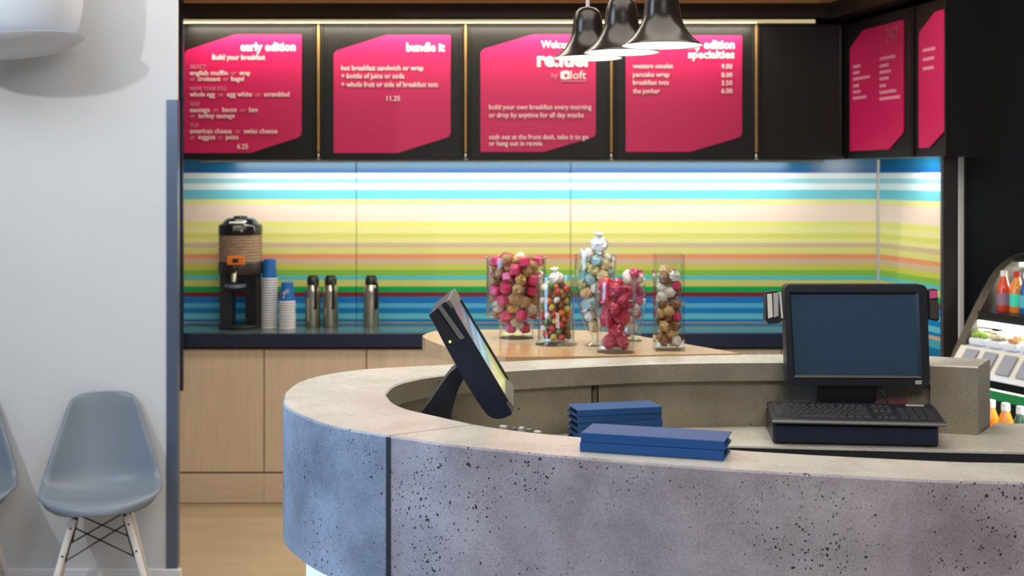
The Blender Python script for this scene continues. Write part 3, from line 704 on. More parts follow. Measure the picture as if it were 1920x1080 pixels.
# grey bezel frame round the screen
MB().prism([fr(.0, 0), fr(.0, .010), fr(.03, .010), fr(.034, 0)], ex, Y0+.006, Y1-.006).build('bezel', M_GREYP, pt)
MB().prism([fr(Ln-.04, 0), fr(Ln-.04, .006), fr(Ln-.012, .012), fr(Ln-.002, .004), fr(Ln-.002, 0)], ex, Y0+.004, Y1-.004).build('bezel', M_GREYP, pt)
MB().prism([fr(.02, -.002), fr(.02, .008), fr(Ln-.03, .008), fr(Ln-.03, -.002)], ex, Y0+.001, Y0+.010).build('bezel', M_PLASTIC, pt)
MB().prism([fr(.02, -.002), fr(.02, .010), fr(Ln-.03, .010), fr(Ln-.03, -.002)], ex, Y1-.014, Y1-.001).build('bezel', M_PLASTIC, pt)
def screen_mat():  # reflection of the striped wall painted in as emitted colour bands
    m = bpy.data.materials.new('stripe_reflection_screen'); m.use_nodes = True; nt = m.node_tree; b = nt.nodes['Principled BSDF']; N = nt.nodes.new; L = nt.links.new
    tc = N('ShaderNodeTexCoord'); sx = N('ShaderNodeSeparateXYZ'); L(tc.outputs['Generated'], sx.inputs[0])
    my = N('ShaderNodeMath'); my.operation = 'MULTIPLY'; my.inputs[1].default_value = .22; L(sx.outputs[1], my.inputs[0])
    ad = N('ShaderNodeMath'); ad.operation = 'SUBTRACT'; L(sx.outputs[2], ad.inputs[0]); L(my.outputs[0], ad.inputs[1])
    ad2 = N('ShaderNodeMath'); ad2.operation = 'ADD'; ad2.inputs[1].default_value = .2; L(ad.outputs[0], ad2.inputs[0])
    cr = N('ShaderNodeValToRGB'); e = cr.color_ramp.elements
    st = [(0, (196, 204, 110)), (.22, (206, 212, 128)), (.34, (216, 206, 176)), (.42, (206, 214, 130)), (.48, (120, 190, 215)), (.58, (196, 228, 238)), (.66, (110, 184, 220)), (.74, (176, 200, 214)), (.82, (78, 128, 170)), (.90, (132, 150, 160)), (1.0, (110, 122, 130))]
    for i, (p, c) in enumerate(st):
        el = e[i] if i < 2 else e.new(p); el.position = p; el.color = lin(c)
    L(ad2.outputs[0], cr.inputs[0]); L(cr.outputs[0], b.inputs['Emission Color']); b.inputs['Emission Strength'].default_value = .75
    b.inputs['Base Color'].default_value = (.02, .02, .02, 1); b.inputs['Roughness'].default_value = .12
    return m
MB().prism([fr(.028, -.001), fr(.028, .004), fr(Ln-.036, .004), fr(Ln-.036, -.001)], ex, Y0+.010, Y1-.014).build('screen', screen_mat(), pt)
# card slot on the side face and the green lamp
MB().prism([zp(*q) for q in ((455,140),(478,122),(640,348),(605,360))], ex, Y0-.006, Y0+.002).build('card_reader', M_GREYP, pt)
MB().prism([zp(*q) for q in ((398,192),(440,158),(600,368),(640,352),(575,392),(535,398),(505,385))], ex, Y0-.003, Y0+.002).build('side_plate', M_PLASTIC, pt)
gx, gz = zp(536, 374)
MB().lathe([(.0028, 0), (.0028, .002), (0, .003)], (gx, Y0-.003, gz), 12, 0, Matrix.Rotation(math.pi/2, 3, 'X')).build('power_lamp', mat('green_lamp', (190, 255, 120), .4, emit=(170, 255, 90), es=4), pt)
def zq(zx, zy, Y): px, py = 700+zx/3.724, 540+zy/3.724; return (XX(px, Y), ZZ(py, Y))
Ya = 3.10
MB().prism([zq(*q, Ya) for q in ((585,535),(540,575),(500,625),(455,690),(410,760),(330,868),(262,960),(230,1010),(560,1010),(548,925),(545,862),(575,760),(605,670),(635,615))], ex, Ya-.045, Ya+.055).build('stand_neck', M_PLASTIC, pt)
MB().box((-.195, 3.13, ZD+.009), (.17, .19, .018), .006).build('stand_base', M_PLASTIC, pt)
# rack of small grey tabs peeping over the inner edge
tr = thing('tab_rack', 'small row of grey metal tabs peeping over the inner edge left of the folders', 'rack', (.045, 2.86, ZD))
MB().box((.05, 2.87, ZD+.065), (.16, .04, .13), .004, rz=-.45).build('box', M_PLASTIC, tr)
for k, (px, py) in enumerate(((944, 800), (964, 803), (978, 803), (992, 806), (1008, 810))):
    Yk = 2.90-.016*k
    MB().box((XX(px, Yk), Yk-.0, ZZ(py, Yk)-.012), ((.017, .009, .012, .014, .016)[k], .012, .030), .002, rz=-.45).build('tab', M_TRIM if k % 2 == 0 else M_GREYP, tr)

# ================================================================ MONITOR, KEYBOARD, RISER (right)
yaw = -.11
kx, ky = XX(1613, 3.44), 3.445
ri = thing('cash_drawer', 'black cash drawer box under the keyboard', 'drawer', (kx, ky+.11, ZD), rz=yaw)
MB().box((0, 0, .031), (.436, .222, .056), .003).build('body', M_BLACK, ri, world=False)
MB().box((0, -.113, .030), (.428, .006, .046), .002).build('drawer_front', M_NAVY, ri, world=False)
for sx in (-.19, .19):
    for sy in (-.09, .09): MB().box((sx, sy, .0015), (.02, .02, .003)).build('foot', M_SEAM, ri, world=False)
kb = thing('keyboard', 'black full size keyboard on the cash drawer', 'keyboard', (kx, ky+.06, ZD+.0595), rz=yaw)
tilt = .12
MB().box((0, 0, .0155), (.458, .165, .013), .004, rx=tilt).build('case', M_PLASTIC, kb, world=False)
MB().box((0, -.084, .006), (.456, .014, .006), .002, rx=tilt).build('front_lip', M_GREYP, kb, world=False)
for sx in (-.2, .2): MB().box((sx, .06, .0085), (.03, .02, .017)).build('foot', M_SEAM, kb, world=False)
kd = {}
def key(w):
    if w not in kd:
        mb = MB(); a, h = w/2, .0072; b = a-.0022
        vs = [(-a,-h,0),(a,-h,0),(a,h,0),(-a,h,0),(-b,-h+.0025,.006),(b,-h+.0025,.006),(b,h-.0014,.006),(-b,h-.0014,.006)]
        me = bpy.data.meshes.new('key'); me.from_pydata(vs, [], [(3,2,1,0),(4,5,6,7),(0,1,5,4),(1,2,6,5),(2,3,7,6),(3,0,4,7)]); me.materials.append(M_KEY); kd[w] = me
    return kd[w]
def put_key(x, row, w):
    o = bpy.data.objects.new('key', key(w)); COL.objects.link(o); o.parent = kb
    y = -.052+row*.0186+(.004 if row == 5 else 0); o.location = (x, y*math.cos(tilt), .0222+y*math.sin(tilt)); o.rotation_euler = (tilt, 0, 0)
U = .0172; ROWS = [[1.4,1.2,1.3,6.0,1.3,1.2,1.2,1.4],[2.3]+[1]*10+[2.7],[1.8]+[1]*11+[2.2],[1.5]+[1]*12+[1.5],[1]*13+[2],[1,.6,1,1,1,1,.4,1,1,1,1,.4,1,1,1,1.1]]
for rI, row in enumerate(ROWS):
    x = -.219
    for i, w in enumerate(row):
        if not (rI == 5 and w < .9): put_key(x+w*U/2, rI, round(w*U-.0013, 4))
        x += w*U
    if rI in (0, 3, 4, 5):
        for k in range(3): put_key(.0505+(k+.5)*U, rI, round(U-.0013, 4))
    if rI == 1: put_key(.0505+1.5*U, rI, round(U-.0013, 4))
    if rI < 5:
        for k in range(4): put_key(.114+(k+.5)*U*1.35, rI, round(U*1.35-.0013, 4))
MB().box((.175, .062, .0305), (.05, .012, .002), .0005, rx=tilt).build('label_strip', M_TRIM, kb, world=False)
YM = 3.585
mo = thing('monitor', 'wide black framed monitor with a dark screen above the keyboard', 'monitor', (XX(1606, YM), YM+.05, ZD+.0595))
mx0, mx1, mz1, mz0 = XX(1471, YM), XX(1740, YM), ZZ(535, YM), ZZ(724, YM); mcx = (mx0+mx1)/2; mw = mx1-mx0; mh = mz1-mz0
def mfr(px, py, y): return (XX(px, YM), y, ZZ(py, YM))
oc = [(1471,541),(1475,536),(1480,534),(1728,534),(1734,536),(1738,541),(1744,712),(1742,720),(1736,725),(1486,722),(1480,720),(1476,714)]
icn = [(1484,553),(1717,553),(1724,704),(1492,703)]
# frame with a sloping bezel
mb = MB(); ocx = [mfr(*p, YM) for p in oc]; ob = [mfr(*p, YM+.045) for p in oc]; no = len(oc)
mb.add(ocx+ob, [(i, (i+1) % no, no+(i+1) % no, no+i) for i in range(no)] + [tuple(range(no, 2*no))])
inn = [mfr(*p, YM+.010) for p in icn]; mid = [mfr(*p, YM-.001) for p in ((1480,547),(1722,547),(1729,711),(1488,710))]
grp = {0: (0,1,2), 1: (3,4,5), 2: (6,7,8), 3: (9,10,11)}
vs = ocx + mid + inn; fs = []
order = [(0, 2, 3, 1), ]
m_, i_ = no, no+4
fs += [(2,3,m_+1,m_+0), (3,4,m_+1), (4,5,m_+1), (5,6,m_+2,m_+1), (6,7,m_+2), (7,8,m_+2), (8,9,m_+3,m_+2), (9,10,m_+3), (10,11,m_+3), (11,0,m_+0,m_+3), (0,1,m_+0), (1,2,m_+0)]
fs += [(m_+k, m_+(k+1) % 4, i_+(k+1) % 4, i_+k) for k in range(4)]
mb.add(vs, fs); mb.build('frame', M_PLASTIC, mo)
MB().prism([(p, q) for p, q in icn], lambda p, q, t: mfr(p, q, t), YM+.0095, YM+.02).build('screen', mat('dark_screen', (40, 62, 80), .22, emit=(34, 54, 70), es=.35), mo)
MB().prism([(1490,704.5),(1726,705.5),(1727,708.5),(1489,707.5)], lambda p, q, t: mfr(p, q, t), YM-.003, YM+.002).build('chin_strip', M_GREYP, mo)
MB().box(mfr(1722, 717, YM-.001), (.018, .004, .011), .001).build('badge', M_TRIM, mo)
MB().box((mcx+.0, YM+.06, (mz0+mz1)/2-.01), (mw*.72, .04, mh*.66), .012).build('back_bulge', M_PLASTIC, mo)
MB().prism([(1541,724),(1650,724),(1646,752),(1640,770),(1536,770),(1540,750)], lambda p, q, t: (XX(p, YM), t, ZZ(q, YM)), YM+.02, YM+.055).build('stand_neck', M_BLACK, mo)
MB().box((XX(1594, YM), YM+.045, ZD+.0655), (.2, .075, .012), .004).build('stand_base', M_BLACK, mo)
MB().tube([(XX(1652, YM), YM+.015, ZZ(724, YM)), (XX(1656, YM), YM-.0, ZZ(738, YM)), (XX(1663, YM), YM-.005, ZZ(755, YM)), (XX(1668, YM), YM+.01, ZZ(768, YM))], .003, 8).build('cable', M_SEAM, mo, True)
# card reader and pen holder clipped to its sides
rd = MB().prism([(1437,548),(1458,546),(1468,600),(1462,606),(1442,608),(1436,600)], lambda p, q, t: mfr(p, q, t), YM+.005, YM+.04).build('card_reader', M_PLASTIC, mo)
MB().prism([(1439,552),(1447,551),(1449,594),(1441,597)], lambda p, q, t: mfr(p, q, t), YM-.001, YM+.006).build('card_face', M_CREAM, rd)
MB().prism([(1450,550.5),(1459,549),(1459.5,592),(1451,595)], lambda p, q, t: mfr(p, q, t), YM-.002, YM+.006).build('card_face', M_TRIM, rd)
MB().prism([(1461,548),(1464,548),(1468,596),(1465,597)], lambda p, q, t: mfr(p, q, t), YM-.001, YM+.006).build('card_face', M_CREAM, rd)
rd2 = MB().prism([(1741,545),(1758,543),(1762,600),(1757,603),(1744,600)], lambda p, q, t: mfr(p, q, t), YM+.004, YM+.036).build('pen_holder', M_PLASTIC, mo)
MB().prism([(1743,546),(1756,545),(1757,558),(1744,560)], lambda p, q, t: mfr(p, q, t), YM-.001, YM+.005).build('pink_tab', mat('pink_plastic', (224, 90, 140), .4), rd2)
MB().prism([(1743.5,563),(1757,562),(1759,597),(1745,597)], lambda p, q, t: mfr(p, q, t), YM, YM+.005).build('pen_body', mat('dark_olive', (66, 58, 50), .5), rd2)

# ================================================================ PENDANT LAMPS OVER THE COUNTER
bell = [(215,370),(213,366),(200,355),(168,330),(142,302),(118,265),(104,230),(97,200),(92,150),(84,105),(74,80),(55,60),(28,51),(10,49)]
D = .24
def pendant(px, py, wpx, label):
    Y = F*D/wpx; k = D/430; z0 = ZZ(py, Y); x0 = XX(px, Y)
    t = thing('pendant_lamp', label, 'lamp', (x0, Y, z0), 'bell pendants over the counter')
    outer = [(r*k, (370-y)*k) for r, y in bell]
    inner = [((r-7)*k, (370-y)*k-.002) for r, y in bell[1:-2]]
    MB().lathe(outer + [(.004, outer[-1][1]+.001), (0, outer[-1][1]+.001)], (x0, Y, z0), 40, cap=False).build('bell_shade', M_BELL, t, True, auto=60)
    MB().lathe([(215*k, 0.0005), (208*k, .003)] + inner[1:] + [(0, inner[-1][1])], (x0, Y, z0), 40, cap=False).build('white_lining', M_BASE, t, True, auto=60)
    MB().lathe([(0, .0010), (150*k, .0012), (207*k, .0025), (0, .010)], (x0, Y, z0), 32).build('diffuser', M_BULB, t, True)
    zt_ = z0+outer[-1][1]
    MB().lathe([(.007, zt_), (.007, zt_+.02), (.003, zt_+.024)], (x0, Y, 0), 12).build('cable_grip', M_TRIM, t)
    MB().tube([(x0, Y, zt_+.02), (x0, Y, 3.325)], .0022, 8).build('cable', M_TRIM, t)
    MB().lathe([(.05, 3.30), (.05, 3.328), (.0, 3.329)], (x0, Y, 0), 20).build('ceiling_rose', M_BELL, t)
    light('pendant_bulb', 'SPOT', (x0, Y, z0-.004), (x0, Y, 0), 3.5, (1, .86, .66), .06, parent=t, spot_size=2.4, spot_blend=.6)
    return t
pendant(1102, 110, 130, 'smallest and lowest of the three dark bell pendant lamps')
pendant(1165.5, 99.5, 142.5, 'middle one of the three dark bell pendant lamps')
pendant(1241.5, 86.5, 153, 'largest and nearest of the three dark bell pendant lamps')

# ================================================================ WHITE PENDANT BY THE LEFT WALL
Yw = 5.04; xw = XX(20, Yw); zw0 = ZZ(101, Yw)
wpn = thing('white_pendant', 'large white round bottomed pendant shade in front of the left wall', 'lamp', (xw, Yw, zw0))
Rt = Matrix.Rotation(-.06, 3, 'Y')
MB().lathe([(0.000,0),(0.084,.003),(0.156,.014),(0.204,.035),(0.240,.065),(0.262,.10),(0.276,.15),(0.286,.22),(0.290,.34),(0.276,.45),(0.204,.53),(0.096,.57),(0.000,.575)], (xw, Yw, zw0), 44, 0, Rt).build('shade', M_WHITE, wpn, True, auto=80)
MB().lathe([(0.000,-.022),(0.120,-.018),(0.192,-.008),(0.246,.010),(0.278,.028),(0.288,.038),(0.283,.040),(0.271,.031),(0.240,.015),(0.186,-.003),(0.120,-.013),(0.000,-.017)], (xw, Yw, zw0+.010), 44, 0, Matrix.Rotation(-.10, 3, 'Y')).build('rim_saucer', M_WHITE, wpn, True, auto=80)
MB().tube([(xw-.03, Yw, zw0+.57), (xw-.03, Yw, 3.33)], .004, 8).build('cable', M_TRIM, wpn)

# ================================================================ SHELL CHAIRS
def make_chair():
    e = bpy.data.objects.new('shell_chair', None); COL.objects.link(e); e.empty_display_size = .1
    #   distance from the front lip, height, half width, front/back curl of the edge, lift of the edge
    P = [(.000,.424,.150,.075,.000),(.004,.438,.185,.080,.004),(.018,.449,.205,.075,.010),(.06,.452,.224,.05,.020),(.12,.444,.232,.02,.032),(.20,.426,.235,.0,.045),
         (.28,.422,.234,-.01,.055),(.34,.432,.230,-.03,.060),(.385,.462,.224,-.06,.055),(.41,.51,.214,-.075,.035),(.428,.57,.200,-.075,.02),(.445,.632,.182,-.065,.008),
         (.46,.695,.162,-.052,.0),(.472,.752,.144,-.040,.0),(.480,.786,.130,-.03,-.004),(.484,.800,.112,-.02,-.010),(.486,.806,.085,-.01,-.010)]
    Q = cr_spline([Vector((*p[:3],)) for p in P], 3); K = cr_spline([Vector((p[3], p[4], 0)) for p in P], 3)
    nu = 18; mb = MB(); vs = []; fs = []
    for q, k in zip(Q, K):
        for j in range(nu+1):
            u = -1+2*j/nu; c = abs(u)**2.4
            vs.append((u*q.z, q.x+k.x*c, q.y+k.y*c))
    for i in range(len(Q)-1):
        for j in range(nu): a = i*(nu+1)+j; fs.append((a, a+1, a+nu+2, a+nu+1))
    mb.add(vs, fs); s = mb.build('seat_shell', M_CHAIR, e, True, world=False, auto=80)
    md = s.modifiers.new('thickness', 'SOLIDIFY'); md.thickness = .007; md.offset = -1
    tops = [(-.10,.14),(.10,.14),(-.10,.33),(.10,.33)]; feet = [(-.215,.045),(.215,.045),(-.19,.46),(.19,.46)]
    mids = []
    for (tx, ty), (fx, fy) in zip(tops, feet):
        a, b = Vector((tx, ty, .385)), Vector((fx, fy, 0)); pts = [a.lerp(b, k/6) for k in range(7)]
        mbx = MB(); mbx.tube(pts, .0155, 12, .0105); lg = mbx.build('leg', M_LEG, e, True, world=False)
        for kk in (.07, .32):
            p = a.lerp(b, kk); MB().lathe([(.004, -.018), (.004, .018)], p, 8, 0, Matrix.Rotation(math.pi/2, 3, 'X')).build('bolt', M_WIRE, lg, world=False)
        MB().tube([Vector((tx*.92, ty, .415)), a.lerp(b, .03)+Vector((-.014*(1 if tx > 0 else -1), 0, 0)), a.lerp(b, .36)+Vector((-.014*(1 if tx > 0 else -1), 0, 0))], .005, 8).build('bracket', M_WIRE, e, world=False)
        mids.append((a.lerp(b, .06), a.lerp(b, .40)))
    for i, j in ((0,1),(1,0),(2,3),(3,2),(0,2),(2,0),(1,3),(3,1)):
        MB().tube([mids[i][0], mids[j][1]], .0032, 6).build('brace_wire', M_WIRE, e, world=False)
    MB().box((0, .235, .412), (.2, .25, .006)).build('mount_plate', M_WIRE, e, world=False)
    return e
ch = make_chair(); ych = 4.86
ch.scale = (1.0, .965, 1.045); ch.rotation_euler = (0, 0, .27); ch.location = (XX(186, 4.98)+.03, ych+.02, 0); tag(ch, 'grey plastic shell chair wholly in view against the white wall', 'chair', 'shell chairs along the white wall')
dup(ch, (XX(186, 4.98)+.03-.585, ych+.02, 0), .27, 'grey plastic shell chair cut off by the left edge', 'shell chairs along the white wall')

# ================================================================ THINGS ON THE BACK WORKTOP
zt_ = .9105
def kx2(px, Y): return XX(px, Y)
Yd = 7.02; xd = XX(451, Yd); k = Yd/F
cd = thing('coffee_dispenser', 'black coffee urn dispenser with a ribbed taupe body on a stand', 'coffee urn', (xd, Yd, zt_))
def zz(py): return ZZ(py, Yd)
MB().lathe([(.11, zt_), (.118, zt_+.004), (.118, zt_+.012), (.11, zt_+.018)], (xd, Yd, 0), 32).build('base_tray', M_PLASTIC, cd, True)
z517, z600 = zz(510), zz(608)
for sx in (-1, 1):
    MB().prism([(.036, -.05), (.1, -.06), (.112, 0), (.1, .06), (.036, .05)], lambda p, q, t: (xd+sx*p, Yd+q, t), zt_+.012, z517).build('support_leg', M_BLACK, cd)
arch = [(-.05, z517-.001), (.05, z517-.001), (.05, z517-.06)] + [(.035*math.cos(a)-.012, z517-.145+.035*math.sin(a)) for a in [i*math.pi/10 for i in range(11)]] + [(-.05, z517-.06)]
MB().box((xd, Yd+.01, (z517+zz(546))/2), (.12, .13, z517-zz(546))).build('back_plate', M_BLACK, cd)
MB().lathe([(.117, z517-.008), (.12, z517), (.12, zz(492)), (.117, zz(490))], (xd, Yd, 0), 36).build('collar', M_BROWN, cd, True)
zb0, zb1 = zz(490), zz(439); prof = []
for i in range(9):
    a = zb0+(zb1-zb0)*i/9; b = zb0+(zb1-zb0)*(i+1)/9
    prof += [(.114, a), (.1165, a+.003), (.1165, b-.006), (.114, b-.003)]
MB().lathe(prof, (xd, Yd, 0), 40).build('ribbed_body', mat('taupe_woven', (150, 124, 100), .6, var=.3, vscale=40, stretch=(1, 1, 4)), cd, True)
MB().lathe([(.119, zz(439)), (.119, zz(424)), (.114, zz(421)), (.100, zz(419)), (.086, zz(413)), (.07, zz(409)), (.038, zz(408)), (.037, zz(405)), (.03, zz(404.5)), (0, zz(404))], (xd, Yd, 0), 40).build('lid', mat('gloss_black', (20, 22, 20), .12), cd, True)
MB().box((xd-.0, Yd-.10, zz(417)), (.085, .02, .014), .005).build('lid_latch', M_TRIM, cd)
MB().box((xd+.004, Yd-.117, zz(427)), (.045, .012, .026), .004).build('lid_button', M_GREYP, cd)
MB().box((xd+.0, Yd-.124, zz(486)), (.095, .008, .048), .016).build('orange_label', mat('orange_label', (226, 120, 40), .5), cd)
MB().box((xd+.0, Yd-.129, zz(486)), (.034, .004, .022), .002).build('label_window', M_BROWN, cd)
MB().tube([(xd, Yd-.10, zz(508)), (xd, Yd-.15, zz(508)), (xd, Yd-.17, zz(512)), (xd, Yd-.175, zz(524))], .014, 10).build('tap_spout', M_STEEL, cd, True)
MB().box((xd, Yd-.155, zz(501)), (.02, .03, .03), .006).build('tap_lever', M_BLACK, cd)
MB().lathe([(.03, 0), (.055, .008), (.06, .022), (.052, .024), (.0, .02)], (xd, Yd-.135, zz(537)), 24).build('drip_cup', mat('clear_grey', (130, 150, 180), .15, .6), cd, True)
# stacked paper cups, upside down
M_CUP = mat('blue_cup_paper', (26, 100, 172), .5); M_RIM = mat('white_cup_paper', (232, 226, 216), .6)
def cup(rb, rt, h):
    e = bpy.data.objects.new('paper_cup', None); COL.objects.link(e); e.empty_display_size = .02
    MB().lathe([(rb-.001, .004), (rt, h-.003), (rt-.003, h), (rt-.006, h-.004), (0, h-.005), (0, h-.007), (rt-.005, h-.007), (rb-.003, .004)], (0,0,0), 24).build('cup_wall', M_CUP, e, True, world=False)
    MB().lathe([(rb-.003, 0), (rb+.002, 0), (rb+.0028, .004), (rb+.001, .0078), (rb-.002, .0078), (rb-.003, 0)], (0,0,0), 24, cap=False).build('rolled_rim', M_RIM, e, True, world=False)
    return e
ORD = 'lowest second third fourth fifth sixth seventh eighth ninth tenth eleventh twelfth thirteenth fourteenth fifteenth sixteenth seventeenth eighteenth nineteenth'.split()
for px, top, n, lab, base, rb, rt in ((505, 524, 19, 'tall', 7.04, .0425, .034), (538.5, 566, 11, 'short', 7.0, .0425, .033)):
    H = zz(top)-zt_; st = H/n
    c0_ = cup(rb, rt, .112); 
    for i in range(n+1):
        o_ = c0_ if i == 0 else dup(c0_)
        o_.location = (XX(px, base)+random.uniform(-.0006, .0006), base, zt_+i*st)
        tag(o_, f'blue paper cup topping the {lab} upside down stack' if i == n else (f'{ORD[i]} white rimmed paper cup from the bottom of the {lab} stack' if i else f'bottom white rimmed paper cup of the {lab} stack'), 'cup', f'cups of the {lab} stack')
        last_ = o_
    mk = MB(); X0_, Z0_ = XX(px, base), zt_+n*st
    for (ax, az, rr, a0_, a1_) in ((-.008, .052, .008, 0, 5.5), (.009, .064, .008, .8, 6.0), (-.013, .03, .004, 0, 6.28)):
        pts = []
        for q in range(13):
            a = a0_+(a1_-a0_)*q/12; x = ax+rr*math.cos(a); z = az+rr*math.sin(a); r_ = rb+(rt-rb)*(z/.112)+.0006
            pts.append((X0_+x, base-math.sqrt(max(0, r_*r_-x*x)), Z0_+z))
        mk.tube(pts, .0016, 5)
    if lab == 'short':
        o_ = mk.build('printed_mark', M_RIM, last_)
# steel thermos flasks
def flask():
    e = bpy.data.objects.new('thermos_flask', None); COL.objects.link(e); e.empty_display_size = .05
    MB().lathe([(.040, 0), (.0425, .004), (.0425, .19), (.040, .212), (.032, .228), (.028, .236)], (0,0,0), 28).build('steel_body', M_STEEL, e, True, world=False)
    MB().lathe([(.028, .228), (.033, .232), (.033, .266), (.028, .272), (.026, .278), (.026, .282), (0, .284)], (0,0,0), 24).build('stopper', M_BLACK, e, True, world=False)
    MB().tube([(.028, -.012, .25), (.042, -.017, .244), (.049, -.02, .226), (.049, -.02, .12), (.045, -.019, .105), (.038, -.018, .105)], .0085, 8).build('handle', M_BLACK, e, True, world=False)
    return e
fl = flask(); fl.rotation_euler = (0, 0, -.75)
for i, (px, lab) in enumerate(((587, 'left one of the paired steel thermos flasks on the worktop'), (620, 'right one of the paired steel thermos flasks on the worktop'), (696, 'steel thermos flask standing alone on the worktop'))):
    o_ = fl if i == 0 else dup(fl)
    o_.location = (XX(px, 7.05), 7.05, zt_); tag(o_, lab, 'thermos', 'steel thermos flasks'); o_.rotation_euler = (0, 0, (-.75, -.75, -.45)[i])

# ================================================================ REFRIGERATED DISPLAY CASE (right)
du, dv_ = Vector((.3875, -.922, 0)), Vector((.922, .3875, 0)); o0 = Vector((XX(1786, 5.8), 5.8, 0))
def case2(u, v, z): return case(u, v, z+.045)
def case(u, v, z): return o0 + du*u + dv_*v + Vector((0, 0, z))
dc = thing('display_case', 'lit refrigerated display case with a curved dark end frame', 'display case', tuple(case(.5, .35, 0)))
arc = cr_spline([Vector(p) for p in ((-.05,.78,0),(.0,.90,0),(.045,.985,0),(.1,1.075,0),(.17,1.184,0),(.25,1.29,0),(.315,1.342,0),(.37,1.366,0),(.46,1.385,0),(.75,1.395,0))], 5)
def arc_band(u0, u1, w, name, m):
    mb = MB(); n = len(arc); inn_ = []
    for i, p in enumerate(arc):
        t_ = (arc[min(i+1, n-1)]-arc[max(i-1, 0)]).normalized(); nr = Vector((t_.y, -t_.x, 0)); inn_.append(p+nr*w)
    vs = []
    for u in (u0, u1): vs += [tuple(case(u, p.x, p.y)) for p in arc] + [tuple(case(u, p.x, p.y)) for p in inn_]
    fs = []
    for i in range(n-1):
        fs += [(i, i+1, n+i+1, n+i), (2*n+i, 3*n+i, 3*n+i+1, 2*n+i+1), (i, 2*n+i, 2*n+i+1, i+1), (n+i, n+i+1, 3*n+i+1, 3*n+i)]
    fs += [(0, n, 3*n, 2*n), (n-1, 3*n-1, 4*n-1, 2*n-1)]
    mb.add(vs, fs); return mb.build(name, m, dc)
arc_band(-.02, .03, .055, 'curved_end_frame', mat('olive_grey_metal', (74, 70, 60), .4, .3))
sp = [(p.x+.02, p.y) for p in arc if p.x > -.04] + [(.75, .1), (-.05, .1)]
MB().prism(sp, lambda p, q, t: tuple(case(t, p, q-.02)), -.015, -.005).build('end_panel', M_DARK, dc)
MB().prism([(.70, .05), (.74, .05), (.74, 1.39), (.70, 1.39)], lambda p, q, t: tuple(case(t, p, q)), -.02, 1.3).build('back_panel', mat('case_white', (214, 218, 214), .5), dc)
MB().prism([(.33, 1.345), (.74, 1.38), (.74, 1.40), (.33, 1.365)], lambda p, q, t: tuple(case(t, p, q)), .03, 1.3).build('canopy', M_BLACK, dc)
MB().prism([(.36, 1.325), (.60, 1.335), (.60, 1.345), (.36, 1.34)], lambda p, q, t: tuple(case(t, p, q)), .035, 1.25).build('canopy_lamp', mat('case_tube', (255, 252, 240), .5, emit=(255, 250, 235), es=5), dc)
MB().prism([(.125, 1.085), (.70, 1.085), (.70, 1.125), (.125, 1.125)], lambda p, q, t: tuple(case(t, p, q)), .02, 1.3).build('upper_shelf', M_BLACK, dc)
MB().prism([(.118, 1.060), (.145, 1.060), (.145, 1.084), (.118, 1.084)], lambda p, q, t: tuple(case(t, p, q)), .03, 1.25).build('shelf_lamp', MATS['case_tube'], dc)
MB().prism([(.03, .905), (.70, .945), (.70, .97), (.03, .93)], lambda p, q, t: tuple(case2(t, p, q)), .02, 1.3).build('lower_shelf', M_BASE, dc)
MB().prism([(-.04, .835), (-.03, .83), (.035, .915), (.03, .93)], lambda p, q, t: tuple(case2(t, p, q)), .02, 1.3).build('tag_rail', M_CREAM, dc)
MB().prism([(-.05, .815), (.70, .80), (.70, .82), (-.04, .835)], lambda p, q, t: tuple(case2(t, p, q)), .02, 1.3).build('rail_base', M_BASE, dc)
MB().prism([(-.06, .735), (-.03, .735), (-.03, .775), (-.06, .775)], lambda p, q, t: tuple(case2(t, p, q)), .02, 1.3).build('green_rail', mat('green_rail', (20, 130, 70), .4), dc)
MB().prism([(-.08, .48), (.70, .48), (.70, .50), (-.08, .50)], lambda p, q, t: tuple(case2(t, p, q)), .02, 1.3).build('bottom_shelf', M_BLACK, dc)
MB().prism([(-.10, .0), (.74, .0), (.74, .525), (-.10, .525)], lambda p, q, t: tuple(case(t, p, q)), -.02, 1.3).build('base_body', M_BLACK, dc)
MB().prism([(-.10, .525), (-.09, .525), (-.09, .62), (-.10, .62)], lambda p, q, t: tuple(case(t, p, q)), -.02, 1.3).build('kick_glass', M_GLASS, dc)
tagm = mat('grey_price_tag', (150, 154, 164), .5)
for i in range(5):
    u0 = .075+i*.115
    MB().prism([(-.041, .843), (-.034, .838), (.022, .914), (.017, .920)], lambda p, q, t: tuple(case2(t, p-.004, q+.004)), u0, u0+.075).build('price_tag', tagm, dc)
light('case_glow', 'AREA', tuple(case(.5, .22, 1.055)), tuple(case(.5, .2, .9)), 6.0, (1, .96, .86), .9, .1, parent=dc)
light('case_glow_top', 'AREA', tuple(case(.5, .45, 1.32)), tuple(case(.5, .42, 1.1)), 6.0, (1, .96, .86), .9, .12, parent=dc)
light('case_glow_low', 'AREA', tuple(case(.5, .05, .835)), tuple(case(.5, .03, .5)), 6.0, (1, .96, .86), .9, .1, parent=dc)
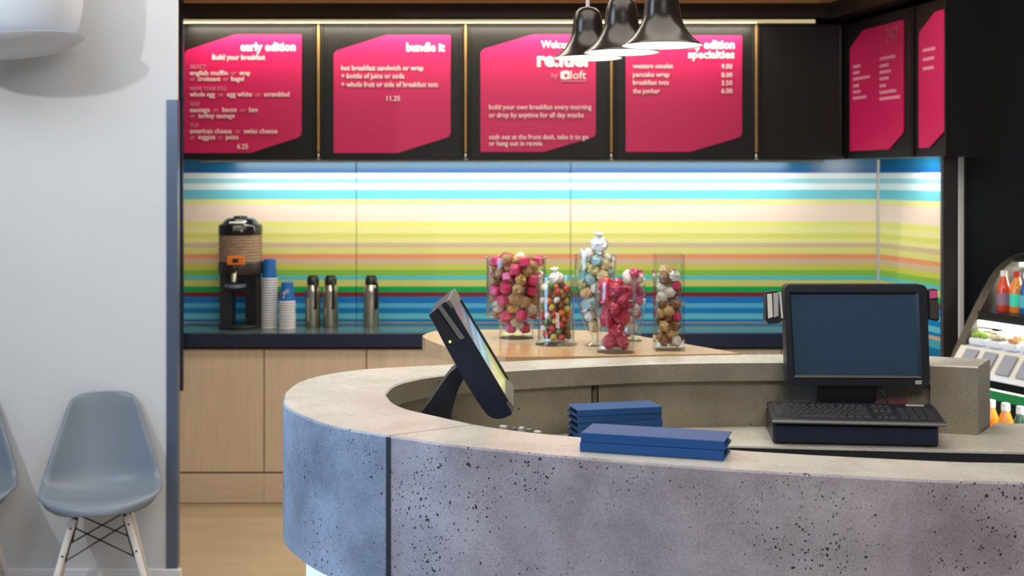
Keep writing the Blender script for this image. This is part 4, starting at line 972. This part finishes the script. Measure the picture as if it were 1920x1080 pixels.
# bottles on the upper shelf
def bottle(h, r, liquid, cap, name='juice_bottle'):
    e = bpy.data.objects.new(name, None); COL.objects.link(e); e.empty_display_size = .03
    MB().lathe([(r*.9, 0), (r, .006), (r, h*.55), (r*.9, h*.65), (r*.5, h*.82), (r*.42, h*.88), (0, h*.88)], (0,0,0), 18).build('body', liquid, e, True, world=False)
    MB().lathe([(r*.48, h*.86), (r*.5, h*.87), (r*.5, h*.985), (r*.42, h), (0, h)], (0,0,0), 14).build('cap', cap, e, world=False)
    MB().lathe([(r*1.015, h*.16), (r*1.015, h*.46)], (0,0,0), 18, cap=False).build('label_band', mat('band_'+liquid.name, tuple(random.randint(60, 230) for _ in range(3)), .5), e, True, world=False)
    return e
cols = [((214, 70, 40), 'red'), ((232, 140, 40), 'amber'), ((40, 90, 150), 'blue'), ((206, 60, 70), 'rose'), ((226, 180, 60), 'yellow')]
for i in range(7):
    c_, n_ = cols[i % 5]
    row = i % 2
    b_ = bottle(.185, .030, mat('liquid_'+n_, c_, .15, coat=.6), mat('red_cap', (200, 50, 40), .4) if i % 2 else mat('white_cap', (236, 236, 232), .4))
    b_.location = case(.085+.068*i, .22+.01*row, 1.126); tag(b_, ['first', 'second', 'third', 'fourth', 'fifth', 'sixth', 'seventh'][i] + f' bottle from the curved frame, {n_}, on the case\'s upper shelf', 'bottle', 'bottles on the upper shelf of the case')
# wrapped salads on the lower shelf
for i in range(6):
    u0 = .09+.1*i
    for j in range(2):
        t_ = thing('salad_pack', f'{"front" if j == 0 else "rear"} row packed salad, {["first","second","third","fourth","fifth","sixth"][i]} from the curved frame, on the lower shelf', 'food pack', tuple(case2(u0, .10+.16*j, .934+.0095*j+.001*j)), 'packed salads in the case')
        t_.rotation_euler = (0, 0, math.atan2(du.y, du.x))
        MB().box((0, 0, .018), (.085, .11, .032), .008).build('tray', M_BASE, t_, world=False)
        mbx = MB()
        for q in range(7):
            mbx.box((random.uniform(-.028, .028), random.uniform(-.04, .04), .042+random.uniform(0, .012)), (.03, .03, .022), .008, rz=random.random()*3)
        fo = mbx.build('filling', mat('filling_%d' % ((i+j) % 3), [(160, 190, 70), (226, 214, 170), (206, 150, 90)][(i+j) % 3], .5, var=.2, vscale=50), t_, world=False); fo['kind'] = 'stuff'
        MB().lathe([(.058, .034), (.056, .055), (.046, .07), (0, .074)], (0, 0, 0), 4, math.pi/4).build('clear_lid', M_GLASS, t_, world=False)
# juice bottles at the bottom
bc = [((30, 90, 70), 'green'), ((232, 140, 40), 'orange'), ((232, 140, 40), 'orange'), ((232, 140, 40), 'orange'), ((30, 90, 70), 'green'), ((120, 40, 60), 'berry')]
for i, (c_, n_) in enumerate(bc):
    b_ = bottle(.225, .036, mat('juice_'+n_, c_, .2, coat=.6), mat('white_cap', (236, 236, 232), .4))
    b_.location = case2(.10+.085*i, -.03, .5005); tag(b_, f'{["first","second","third","fourth","fifth","sixth"][i]} white capped {n_} bottle from the frame, at the bottom of the case', 'bottle', 'juice bottles at the bottom of the case')
